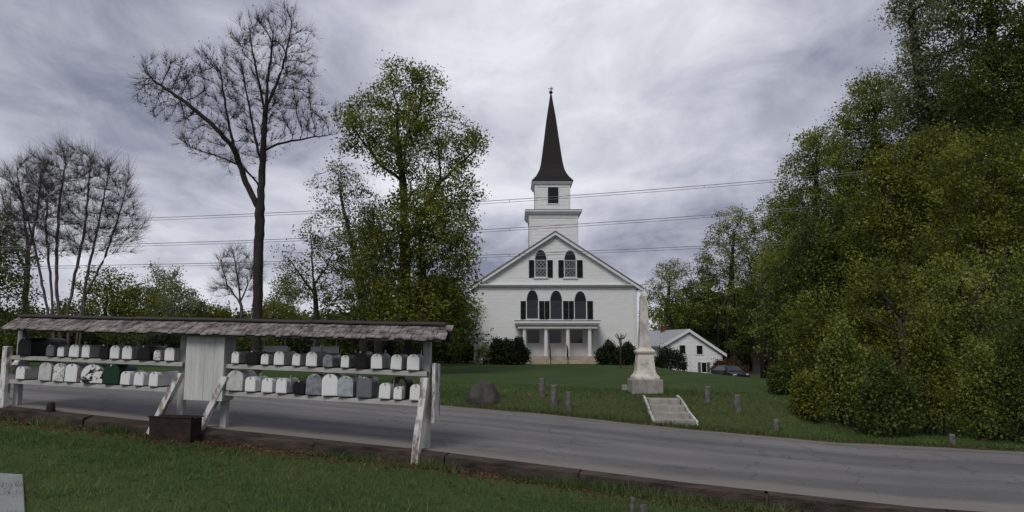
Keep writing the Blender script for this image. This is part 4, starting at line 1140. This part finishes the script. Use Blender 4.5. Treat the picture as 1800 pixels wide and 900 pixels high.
# big leafless tree left of centre
tree('bare_tree', 'tall almost leafless tree with one straight dark trunk rising behind the mailbox shelter roof', 'tree',
     [[(450, None), (453, 520), (456, 400), (461, 300), (466, 200), (474, 110), (480, 60)], [(456, 370), (432, 320), (412, 262), (398, 200), (388, 130)], [(458, 330), (430, 295), (395, 278), (345, 262)],
      [(412, 262), (370, 215), (320, 175), (275, 145)], [(463, 262), (500, 250), (540, 243), (590, 236)], [(466, 200), (452, 130), (440, 70)], [(468, 190), (497, 120), (512, 50)], [(461, 300), (440,200), (425,120)]],
     [(470, 110, 80, 100), (385, 150, 75, 70), (300, 160, 72, 62, 1), (500, 60, 50, 52), (530, 200, 60, 45, -1), (355, 240, 50, 42), (430, 235, 70, 80), (500,140,55,80), (290,130,45,35), (560,225,35,22), (395,275,35,30)], 34,
     natt=1500, step=.30, leafm='lf_bud', per=2, spread=.3, size=.10, rb=.235, seed=3, bark='bark2', twigs=15000, twl=.6, twr=.0048, shell=.3, tips=4, kill=.42, infl=2.6, rtip=.011)
# multi-stem bare clump at left edge (two trees)
tree('bare_tree', 'spreading leafless many stemmed tree at far left, the bigger front one', 'tree',
     [[(120, None), (120, 545), (135, 470), (150, 400), (155, 330), (160, 280)], [(110, None), (100, 500), (100, 420), (105, 350), (115, 290)], [(135, None), (150, 520), (185, 450), (205, 390), (220, 340)],
      [(128, None), (150, 500), (165, 430), (180,360), (190,310)], [(105, None), (75, 500), (60, 430), (45, 370)], [(100,None),(88,480),(80,400),(85,340)]],
     [(120, 320, 65, 70), (170, 350, 65, 75), (205, 400, 45, 60), (70, 370, 60, 60), (60, 420, 45, 50), (130, 400, 80, 60)], 46,
     natt=2600, step=.40, leafm=None, per=0, rb=.24, seed=5, bark='barkg', twigs=13000, twl=1.15, twr=.0065, shell=.45, kill=.6, infl=3.2, rtip=.012)
tree('bare_tree', 'leafless tree at far left standing partly behind the many stemmed one', 'tree',
     [[(45, None), (45, 520), (50, 440), (40, 360), (30, 310)], [(48, 450), (65, 380), (72, 320)], [(46,480),(20,420),(5,350)]],
     [(35, 350, 50, 65), (60, 320, 45, 50), (20, 420, 40, 45)], 52, natt=1000, step=.42, leafm=None, per=0, rb=.2, seed=6, bark='barkg', twigs=3800, twl=1.15, twr=.0065, shell=.45, kill=.65, infl=3.5, rtip=.012)
tree('bare_tree', 'small far leafless tree just left of the tall straight trunk', 'tree',
     [[(425, None), (424, 540), (418, 490), (412, 455)], [(424, 535), (400, 500), (390, 470)], [(424,530),(440,490),(446,460)]],
     [(415, 478, 38, 42), (400, 500, 28, 30), (435, 490, 26, 35)], 88, natt=420, step=.6, leafm=None, per=0, rb=.2, seed=8, bark='barkg', twigs=3000, twl=1.5, twr=.009, shell=.4, kill=.8, infl=4, rtip=.02)
# big leafy tree in the middle
tree('maple_tree', 'tall leafy spring tree whose high crown tops the group left of the church', 'tree',
     [[(718, None), (715, 560), (712, 480), (712, 400), (708, 320), (700, 250), (698, 180)], [(712, 430), (750, 370), (775, 310), (770, 260)], [(775, 320), (805, 290), (835, 265)], [(708, 320), (670, 290), (635, 245)], [(705, 260), (735, 200), (745, 150)]],
     [(700, 165, 50, 52), (745, 190, 52, 60), (650, 215, 60, 48), (800, 260, 55, 50), (700, 260, 70, 60), (625, 240, 38, 38), (780, 340, 55, 50), (800, 400, 42, 50), (720, 140, 45, 30), (830, 260, 28, 28), (820, 340, 30, 28)], 40,
     natt=1700, step=.4, per=19, spread=.34, size=.21, rb=.30, seed=11, twigs=800, twl=.6, shell=.35, tips=5, kill=.55, infl=3.2, clumpvar=.7, bark='bark2')
tree('maple_tree', 'olive green dense leafy tree filling the lower middle of the group left of the church', 'tree',
     [[(752, None), (750, 590), (745, 520), (740, 440), (735, 380)]],
     [(730, 400, 75, 62), (690, 460, 70, 75), (770, 470, 70, 72), (720, 540, 90, 50), (780, 530, 60, 45), (660, 410, 45, 60), (800, 430, 40, 50)], 37.5,
     natt=1500, step=.42, leafm='lf_yel', per=20, spread=.36, size=.21, rb=.3, seed=12, twigs=0, shell=.4, tips=7, kill=.55, infl=3.2, bark='bark2', clumpvar=.8)
tree('maple_tree', 'pale leaved tree with open crown at the left of the leafy group', 'tree',
     [[(640, None), (640, 560), (630, 480), (612, 400), (600, 350), (595, 310)], [(630, 470), (655, 400), (660, 350)]],
     [(598, 330, 42, 45), (625, 370, 45, 60), (590, 400, 35, 50), (620, 450, 45, 55), (640, 510, 50, 40)], 42,
     natt=900, step=.42, leafm='lf_pale', per=11, spread=.3, size=.19, rb=.24, seed=13, twigs=600, twl=.6, shell=.35, tips=4, kill=.55, infl=3.2, clumpvar=.7)
tree('maple_tree', 'low loose young tree with pale green leaves left of the leafy group', 'tree',
     [[(556, None), (556, 560), (552, 500), (548, 440), (546, 410)], [(554, 520), (525, 480), (508, 455)], [(553, 500), (580, 460), (590, 430)]],
     [(545, 420, 26, 28), (520, 470, 36, 32), (570, 450, 38, 38), (545, 500, 60, 35), (590, 500, 40, 45), (500, 520, 28, 20)], 40,
     natt=600, step=.4, leafm='lf_main', per=10, spread=.28, size=.18, rb=.14, seed=14, twigs=500, twl=.5, shell=.35, tips=3, kill=.55, infl=3, clumpvar=.7, tbias=.05)
tree('maple_tree', 'dark narrow tree trunked behind the leafy group at its left side', 'tree',
     [[(668, None), (664, 560), (660, 480), (655, 400)]], [(655, 420, 40, 60), (650, 490, 50, 50), (690, 520, 50, 40)], 50,
     natt=500, step=.5, leafm='lf_dark', per=14, spread=.4, size=.26, rb=.3, seed=15, twigs=0, tips=5, kill=.7, infl=4, bark='bark2')
# left edge trees
tree('leafy_tree', 'dark green leafy tree cut by the left frame edge behind the bare trees', 'tree', [[(-10, None), (-8, 560), (-5, 480), (0, 420)]],
     [(-5, 410, 42, 50), (5, 470, 50, 55), (-40, 460, 50, 70), (10, 530, 55, 35)], 48, natt=800, step=.5, leafm='lf_dark', per=16, spread=.4, size=.25, rb=.25, seed=21, twigs=0, tips=5, kill=.7, infl=4, bark='bark2', tbias=.1)
far = [
 (185, 512, 46, 34, 75, 'lf_yel', 'olive round tree beyond the road, right of the many stemmed bare tree'),
 (235, 530, 40, 34, 80, 'lf_yel', 'olive tree beyond the shelter, second of the low row from the left'),
 (287, 498, 30, 27, 95, 'lf_pale', 'pale far tree poking above the low row at left'),
 (305, 530, 48, 26, 90, 'lf_pale', 'pale green low tree spreading under the poking far tree'),
 (342, 542, 16, 20, 92, 'lf_main', 'narrow small tree at the right of the pale low tree'),
 (382, 552, 28, 14, 95, 'lf_yel', 'low olive treetop just above the shelter roof left of the tall trunk'),
 (480, 550, 40, 20, 85, 'lf_yel', 'olive low tree just above the shelter roof right of the tall trunk'),
 (505, 518, 26, 24, 95, 'lf_pale', 'pale far tree showing under the young loose tree'),
 (620, 562, 55, 24, 60, 'lf_dark', 'dark low tree under the leafy group behind the shelter roof'),
 (800, 560, 40, 45, 62, 'lf_dark', 'dark low tree tucked against the left side of the church'),
 (760, 545, 60, 60, 56, 'lf_dark', 'dark tree filling the shade between the leafy group and the low building'),
 (90, 560, 70, 30, 62, 'lf_dark', 'dark low tree behind the left end of the shelter roof'),
]
for i, (px, py, rx, ry, Y, lm, lab) in enumerate(far):
    low = 622
    ells = [(px, py, rx, ry), (px-rx*.4, py+ry*.5, rx*.7, ry*.8), (px+rx*.4, py+ry*.6, rx*.7, ry*.8)]
    if py < 540: ells.append((px, (py+low)/2, rx*.9, (low-py)/2*.9))
    tree('leafy_tree', lab, 'tree', [[(px, None), (px, py+ry), (px+2, py)]], ells, Y, natt=350, step=.7, leafm=lm, per=22, spread=.55, size=.36, rb=.22, seed=40+i, twigs=0, tips=6, kill=.9, infl=5, bark='bark2', group='low trees beyond the road')
# ---- right-hand woods
R = [
 ('tall green tree half out of the frame at the right edge', 1850, [(1840,360,70,110),(1810,330,50,70),(1850,500,70,110),(1830,230,60,80),(1850,120,80,90)], 45, 'lf_dark', 1100, 22, .25, .42),
 # label, trunk px, [ells], Y, leaf, natt, per, size, spread
 ('small far tree right behind the obelisk top', 1178, [(1178,487,30,30),(1165,520,40,32),(1195,545,40,35),(1160,560,35,35)], 100, 'lf_main', 420, 16, .34, .5),
 ('dark far tree behind the cottage roof', 1225, [(1235,490,32,45),(1215,550,50,45),(1250,560,50,45)], 102, 'lf_dark', 500, 18, .36, .55),
 ('leafy tree rising over the cottage with an open top', 1290, [(1290,405,42,40),(1320,400,35,35),(1275,450,45,45),(1320,460,45,60),(1270,520,50,45),(1310,560,55,50)], 100, 'lf_main', 1100, 14, .36, .5),
 ('dark tree behind the parked car', 1330, [(1340,560,50,60),(1350,480,40,60),(1320,600,40,30)], 97, 'lf_dark', 700, 18, .34, .5),
 ('tall open topped tree second step up the woods edge', 1440, [(1435,262,42,42),(1410,310,40,45),(1460,320,48,60),(1390,370,40,45),(1440,420,60,70),(1400,480,60,60)], 52, 'lf_main', 1500, 15, .24, .38),
 ('tall open topped tree third step up the woods edge', 1535, [(1540,170,48,42),(1510,215,45,45),(1560,240,50,70),(1490,290,45,50),(1540,350,70,80)], 45, 'lf_main', 1500, 15, .22, .36),
 ('rounded green tree filling the notch at the left shoulder of the woods', 1385, [(1385,400,38,55),(1370,470,40,60),(1400,530,50,60),(1375,590,40,50)], 56, 'lf_main', 1100, 17, .25, .4),
 ('very tall pale topped tree at the upper right', 1640, [(1600,10,50,50),(1640,60,60,70),(1660,-60,70,70),(1620,150,60,60),(1680,180,70,80)], 38, 'lf_pale', 1500, 14, .20, .34),
 ('very tall dark green tree at the right frame edge', 1760, [(1740,20,70,90),(1790,90,70,90),(1730,150,70,80),(1780,230,70,80),(1740,-80,90,70)], 33, 'lf_dark', 1500, 20, .19, .34),
 ('dense tree in the middle of the right woods below the stepped tops', 1600, [(1590,330,70,80),(1650,300,70,80),(1560,420,70,80),(1640,420,80,90)], 33, 'lf_yel', 1600, 20, .18, .32),
 ('dense olive tree at right halfway up the frame edge', 1740, [(1720,330,80,90),(1780,400,80,100),(1700,450,80,90),(1790,300,60,80)], 27, 'lf_yel', 1600, 22, .15, .28),
 ('dense dark tree at the left flank of the woods', 1440, [(1430,480,65,70),(1470,420,60,70),(1400,560,60,70),(1480,540,70,80)], 36, 'lf_dark', 1500, 20, .19, .33),
 ('tree with yellowish low foliage at the left front of the woods', 1450, [(1440,590,65,70),(1500,610,70,70),(1430,680,55,60),(1500,700,70,50),(1400,640,35,50)], 26, 'lf_yel', 1700, 22, .145, .26),
 ('leafy tree in the centre front of the woods', 1570, [(1560,530,75,85),(1620,580,75,80),(1560,640,75,80),(1610,700,75,50)], 24, 'lf_yel', 1700, 22, .135, .25),
 ('leafy tree at the right front of the woods touching the frame edge', 1720, [(1710,530,85,90),(1790,540,75,100),(1690,640,80,80),(1770,660,80,80),(1730,710,90,45)], 22, 'lf_main', 1900, 22, .125, .24),
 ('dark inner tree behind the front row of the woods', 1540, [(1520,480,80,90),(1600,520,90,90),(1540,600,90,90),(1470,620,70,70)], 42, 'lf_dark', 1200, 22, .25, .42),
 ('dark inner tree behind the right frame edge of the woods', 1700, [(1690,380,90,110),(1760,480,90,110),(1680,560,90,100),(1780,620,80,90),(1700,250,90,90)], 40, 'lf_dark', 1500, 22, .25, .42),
]
for i, (lab, px, el, Y, lm, na, per, size, spr) in enumerate(R):
    cy = el[0][1]
    tr = [[(px, None), (px+rnd.uniform(-4,4), 600 if Y > 30 else 640), (px-5, (cy+600)/2), (el[0][0], cy)]]
    tree('woodland_tree', lab, 'tree', tr, el, Y, natt=na, step=max(.34, 9.5*Y/F), leafm=lm, per=per, spread=spr, size=size, rb=.2+.004*Y, seed=70+i, twigs=0, tips=6, bark='bark2', group='trees of the woods at right',
         kill=max(.34, 9.5*Y/F)*1.25, infl=max(.34, 9.5*Y/F)*7, clumpvar=.9, tbias=.05)
# slim dark trunks inside the woods
for i, (px, Y, top, lab) in enumerate(((1340,46,480,'slim dark bare trunk at the lawn edge of the woods'),(1352,44,500,'second slim trunk right beside it at the lawn edge of the woods'),(1275,96,520,'slim far trunk behind the parked car'),(1585,21.5,560,'dark upright trunk at the woods front near the road'),(1260,98,530,'thin far trunk behind the cottage right eave'))):
    g = onG(px, Y); root = empty('tree_stem', g, lab, 'tree trunk', 'bare stems in the woods')
    pts = [g+Vector((0,0,-.2)), P(px+3, 560 if top < 560 else 600, Y), P(px-4, (top+560)/2, Y), P(px+2, top, Y)]
    b = MB(g); b.tube(pts, [.10,.085,.06,.02] if Y < 30 else [.2,.16,.12,.05] if Y < 60 else [.25,.2,.15,.06], 7)
    for k in range(5):
        q = pts[1].lerp(pts[3], rnd.uniform(.1,.9)); b.tube([q, q+Vector((rnd.uniform(-1.2,1.2), rnd.uniform(-.6,.6), rnd.uniform(.5,1.4)))], [.04,.012], 4)
    b.build('trunk', M['bark2'], root, smooth=True)
# distant wood mass, one per side, so gaps between trees show more trees and not sky
def farwood(lab, x0, x1, Y0, Y1, h0, h1, n, seed, lm='lf_dark', size=.7):
    rg = np.random.default_rng(seed); cs = []
    for k in range(n):
        f = rg.random(); Y = Y0+(Y1-Y0)*rg.random(); x = (x0+(x1-x0)*f)*Y/Y0
        h = (h0+(h1-h0)*f)*rg.uniform(.75,1.1); r = rg.uniform(1.6, 2.8)
        g_ = gz(x, Y)
        for _ in range(14):
            cs.append((x+rg.normal()*r*.6, Y+rg.normal()*r*.6, g_+rg.random()**.8*h))
    o = leaves(np.array(cs), 26, .75, size, 'distant_woods', M[lm], None, (0,0,0), seed, clumpvar=.8)
    tag(o, lab, 'woods', kind='stuff')
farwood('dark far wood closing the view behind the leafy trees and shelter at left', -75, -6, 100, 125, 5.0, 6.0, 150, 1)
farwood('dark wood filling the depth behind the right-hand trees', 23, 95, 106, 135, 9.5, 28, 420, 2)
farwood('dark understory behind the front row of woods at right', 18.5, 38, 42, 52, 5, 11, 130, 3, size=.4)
# shrubs
def shrub(lab, px0, px1, py0, py1, Y, lm='lf_shrub', n=260, size=.13, name='shrub'):
    pc = (px0+px1)/2; g = onG(pc, Y); s = Y/F; rg = np.random.default_rng(int(abs(px0))+7)
    root = empty(name, g, lab, 'shrub', None)
    rx = (px1-px0)/2*s; top = P(pc, py0, Y).z; h = top-g.z
    cs = []; stems = MB(g)
    for k in range(n):
        d = rg.normal(size=3); d /= np.linalg.norm(d); d[2] = abs(d[2])**.65; rr = rg.uniform(.55, 1)**.5
        bump = 1+.13*math.sin(d[0]*7+px0)+.1*math.sin(d[2]*6+d[1]*5)
        cs.append((g.x+d[0]*rx*rr*bump*.93, g.y+d[1]*rx*.85*rr, g.z+.05+d[2]*h*rr*bump*.92))
    for k in range(9):
        c = cs[rg.integers(len(cs))]; stems.tube([g+Vector((rg.normal()*.15, rg.normal()*.15, -.05)), Vector(c)*.9+g*.1], [.04,.012], 5)
    stems.build('stem', M['bark2'], root)
    leaves(np.array(cs), 16 if rx > 1 else 10, .15*max(rx, .6), size, 'foliage', M[lm], root, g, int(abs(px0))+7, clumpvar=.7)
shrub('rounded dark green shrub left of the church steps', 859, 903, 597, 638, 59, n=800, size=.16)
shrub('rounded dark green shrub touching the church steps on the left', 886, 929, 595, 639, 58.3, n=800, size=.16)
shrub('small pale green shrub at the church left corner', 837, 864, 604, 634, 58.6, 'lf_pale', n=170)
shrub('dark shrub at the right of the church porch beneath the branching post', 1051, 1092, 603, 645, 58, n=800, size=.16)
shrub('dark shrub partly hidden by the obelisk', 1082, 1124, 606, 645, 57, n=700, size=.16)
shrub('big black green bush left of the cottage wall', 1147, 1206, 611, 650, 66, n=520)
shrub('reddish brown bush behind the parked car at the cottage corner', 1250, 1312, 632, 658, 82, 'lf_rust', n=420, size=.18)
shrub('dark bush below the low building left of the church', 772, 835, 598, 640, 66, n=480)
shrub('dark bush between the low building and the shelter end', 735, 790, 590, 638, 64, n=480)
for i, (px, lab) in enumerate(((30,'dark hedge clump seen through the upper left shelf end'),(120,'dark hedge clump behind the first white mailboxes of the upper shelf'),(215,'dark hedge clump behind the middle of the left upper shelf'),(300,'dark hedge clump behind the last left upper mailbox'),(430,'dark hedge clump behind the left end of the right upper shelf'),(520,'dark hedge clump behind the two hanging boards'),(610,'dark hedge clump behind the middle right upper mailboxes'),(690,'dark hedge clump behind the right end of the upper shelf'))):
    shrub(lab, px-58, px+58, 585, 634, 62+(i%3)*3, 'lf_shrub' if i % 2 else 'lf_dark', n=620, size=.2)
for i, (a, b_, t_, bt, Y, lab, lm) in enumerate(((1392,1440,690,768,18.6,'yellow green roadside bush at the left foot of the woods','lf_yel'),(1440,1520,685,775,18.0,'leafy green roadside bush, second along the woods','lf_main'),(1510,1600,690,778,17.6,'low dark roadside bush in the middle of the woods foot','lf_dark'),(1590,1670,680,778,17.2,'tall yellow green roadside bush left of the short square post','lf_yel'),(1680,1770,690,780,17.0,'roadside bush right of the short square post','lf_main'),(1750,1850,680,782,16.6,'roadside bush cut by the right frame edge','lf_dark'),(1350,1400,640,740,26,'thin bush at the lawn edge of the woods','lf_dark'))):
    shrub(lab, a, b_, t_-[30,130,60,150,90,140,0][i], bt, Y+[0,.8,.2,.9,.5,.3,0][i], lm, n=900, size=.07)
# ------------------------------------------------------------------ grass and litter
def blades():
    rg = np.random.default_rng(5)
    def scatter(k, tl, th, nl, nh, hmin, hmax, bw, dens=None):
        t = rg.uniform(tl, th, k); n = rg.uniform(nl, nh, k)
        x = S0[0]+t*RD[0]+n*NN[0]; y = S0[1]+t*RD[1]+n*NN[1]
        keep = (y > 3.5)&(np.abs(x) < y*.78+.8)
        if dens is not None: keep &= dens(t, n, x, y)
        x, y, t, n = x[keep], y[keep], t[keep], n[keep]
        z = zg(x, y); k = len(x); h = rg.uniform(hmin, hmax, k)
        patch = np.sin(x*1.9+np.sin(y*1.3)*2)*np.sin(y*2.1+1.7*np.sin(x*.8))
        h = h*(1+.35*patch)
        a = rg.uniform(0, 2*PI, k); w = bw*rg.uniform(.6, 1.4, k)
        lean = rg.normal(size=(k, 2))*h[:, None]*.45
        b0 = np.stack([x-np.cos(a)*w, y-np.sin(a)*w, z-.01], 1); b1 = np.stack([x+np.cos(a)*w, y+np.sin(a)*w, z-.01], 1)
        tp = np.stack([x+lean[:, 0], y+lean[:, 1], z+h], 1)
        v = np.stack([b0, b1, tp], 1).reshape(-1, 3)
        p2 = np.sin(x*3.7+2*np.sin(y*2.9+1))*np.sin(y*4.3+1.5*np.sin(x*3.1)); p3 = np.sin(x*.9+3+1.3*np.sin(y*.7))*np.sin(y*.8+x*.3)
        tint = np.clip(.42+.15*patch+.18*p2+.28*p3+rg.normal(size=k)*.22, 0, 1)
        return v, tint
    a = [scatter(230000, -12, 14, -11, -.32, .03, .065, .005, lambda t, n, x, y: rg.random(len(t)) < np.where(n > -.75, .35, 1)*np.clip(.72+.5*np.sin(x*1.3+1.7*np.sin(y*1.9))*np.sin(y*1.6+x*.5), .15, 1)),
         scatter(90000, -22, 20, ROADW+.1, ROADW+9, .03, .08, .009),
         scatter(9000, -14, 14, ROADW+.03, ROADW+.5, .06, .16, .008, lambda t, n, x, y: rg.random(len(t)) < .5),
         scatter(11000, -13, 13, -.6, -.25, .05, .17, .006, lambda t, n, x, y: rg.random(len(t)) < .5+.5*np.sin(t*2.3+np.sin(t*.9)*3))]
    v = np.concatenate([q[0] for q in a]); t = np.concatenate([q[1] for q in a])
    o = npmesh('grass', v, np.arange(len(v)).reshape(-1, 3), M['blade'], {'tint': ('FACE', t)}, tri=True); tag(o, 'short green grass of the lawns on both sides of the road', 'grass', kind='stuff')
    # coarse tufts and dead leaves on the lawn
    cs = []
    for _ in range(700):
        t_, n_ = rg.uniform(-11, 13), rg.uniform(-10, -.4); c_ = WG(t_, n_)
        for k_ in range(rg.integers(10, 26)): cs.append((c_.x+rg.normal()*.05, c_.y+rg.normal()*.05))
    cs = np.array(cs); z_ = zg(cs[:, 0], cs[:, 1]); k_ = len(cs); h_ = rg.uniform(.05, .13, k_); a_ = rg.uniform(0, 2*PI, k_); ln = rg.normal(size=(k_, 2))*h_[:, None]*.5
    v_ = np.stack([np.stack([cs[:,0]-np.cos(a_)*.005, cs[:,1]-np.sin(a_)*.005, z_-.01], 1), np.stack([cs[:,0]+np.cos(a_)*.005, cs[:,1]+np.sin(a_)*.005, z_-.01], 1), np.stack([cs[:,0]+ln[:,0], cs[:,1]+ln[:,1], z_+h_], 1)], 1).reshape(-1, 3)
    o = npmesh('grass_tufts', v_, np.arange(len(v_)).reshape(-1, 3), M['blade'], {'tint': ('FACE', np.clip(.6+rg.normal(size=k_)*.25, 0, 1))}, tri=True); tag(o, 'coarser taller tufts scattered in the near lawn', 'grass', kind='stuff')
    # litter
    k = 9000; t = rg.uniform(-14, 14, k); m_ = k//3; n = np.concatenate([-.25-np.abs(rg.normal(size=m_*2-900))*.30, rg.uniform(-10,-.3,900), ROADW+.15+np.abs(rg.normal(size=k-m_*2))*.25])
    x = S0[0]+t*RD[0]+n*NN[0]; y = S0[1]+t*RD[1]+n*NN[1]; c = np.stack([x, y, zg(x, y)+.012], 1)
    o = leaves(c, 1, .004, .055, 'leaf_litter', M['litter'], None, (0,0,0), 9); tag(o, 'brown dead leaves and debris lining the road edges', 'leaf litter', kind='stuff')
blades()
# ------------------------------------------------------------------ light, sky, camera
def world():
    w = bpy.data.worlds.new('World'); S.world = w; w.use_nodes = True; n = w.node_tree; n.nodes.clear()
    out = n.nodes.new('ShaderNodeOutputWorld')
    sky = n.nodes.new('ShaderNodeTexSky'); sky.sky_type = 'NISHITA'; sky.sun_disc = False; sky.sun_elevation = math.radians(50); sky.sun_rotation = math.radians(200)
    b1 = n.nodes.new('ShaderNodeBackground'); b1.inputs[1].default_value = .08; n.links.new(sky.outputs[0], b1.inputs[0])
    tc = n.nodes.new('ShaderNodeTexCoord'); sx = n.nodes.new('ShaderNodeSeparateXYZ'); n.links.new(tc.outputs['Generated'], sx.inputs[0])
    def math_(op, a, b=None):
        m = n.nodes.new('ShaderNodeMath'); m.operation = op
        for i, q in enumerate((a, b)):
            if q is None: continue
            if isinstance(q, (int, float)): m.inputs[i].default_value = q
            else: n.links.new(q, m.inputs[i])
        return m.outputs[0]
    zc = math_('ADD', math_('MAXIMUM', sx.outputs[2], 0.0), .30)
    cx = math_('DIVIDE', sx.outputs[0], zc); cy = math_('DIVIDE', sx.outputs[1], zc)
    cb = n.nodes.new('ShaderNodeCombineXYZ'); n.links.new(cx, cb.inputs[0]); n.links.new(cy, cb.inputs[1])
    def noise(s, d, off, dist=.3, rough=.5):
        mp = n.nodes.new('ShaderNodeMapping'); mp.inputs['Location'].default_value = off; mp.inputs['Scale'].default_value = (1,.8,1); n.links.new(cb.outputs[0], mp.inputs[0])
        k = n.nodes.new('ShaderNodeTexNoise'); k.inputs['Scale'].default_value = s; k.inputs['Detail'].default_value = d; k.inputs['Distortion'].default_value = dist; k.inputs['Roughness'].default_value = rough
        n.links.new(mp.outputs[0], k.inputs['Vector']); return k.outputs[0]
    a = noise(1.25, 9, (9.4,0.3,1), .25, .55); b = noise(4.6, 8, (7.7,1.2,0), .6, .6)
    f = math_('ADD', math_('MULTIPLY', a, .72), math_('MULTIPLY', b, .28))
    f = math_('ADD', f, math_('MULTIPLY', math_('SUBTRACT', .35, sx.outputs[2]), .12))
    r = n.nodes.new('ShaderNodeValToRGB'); n.links.new(f, r.inputs[0])
    cr = r.color_ramp; cr.elements[0].position = .405; cr.elements[0].color = (.19,.20,.27,1); cr.elements[1].position = .66; cr.elements[1].color = (.68,.69,.74,1)
    e = cr.elements.new(.53); e.color = (.42,.43,.50,1)
    b2 = n.nodes.new('ShaderNodeBackground'); b2.inputs[1].default_value = 1.0; n.links.new(r.outputs[0], b2.inputs[0])
    mx = n.nodes.new('ShaderNodeMixShader'); mx.inputs[0].default_value = .96
    n.links.new(b1.outputs[0], mx.inputs[1]); n.links.new(b2.outputs[0], mx.inputs[2]); n.links.new(mx.outputs[0], out.inputs[0])
world()
sun = bpy.data.lights.new('Sun', 'SUN'); sun.energy = 1.45; sun.angle = math.radians(25); sun.color = (1,.95,.87)
so = bpy.data.objects.new('Sun', sun); COL.objects.link(so)
el, az = math.radians(48), math.radians(200)   # from behind the camera, a little left
d = Vector((math.sin(az)*math.cos(el), math.cos(az)*math.cos(el), math.sin(el)))
so.rotation_euler = d.to_track_quat('Z', 'Y').to_euler(); so.location = d*50
cam = bpy.data.cameras.new('Camera'); co = bpy.data.objects.new('Camera', cam); COL.objects.link(co); S.camera = co
cam.sensor_width = 36; cam.lens = 36*F/1800; cam.clip_end = 3000; cam.clip_start = .05
co.location = (0,0,CAMZ); co.rotation_euler = (PI/2+TH, 0, 0)
S.view_settings.view_transform = 'Standard'; S.view_settings.look = 'None'; S.view_settings.exposure = .27; S.view_settings.gamma = 1
S.render.engine = 'CYCLES'
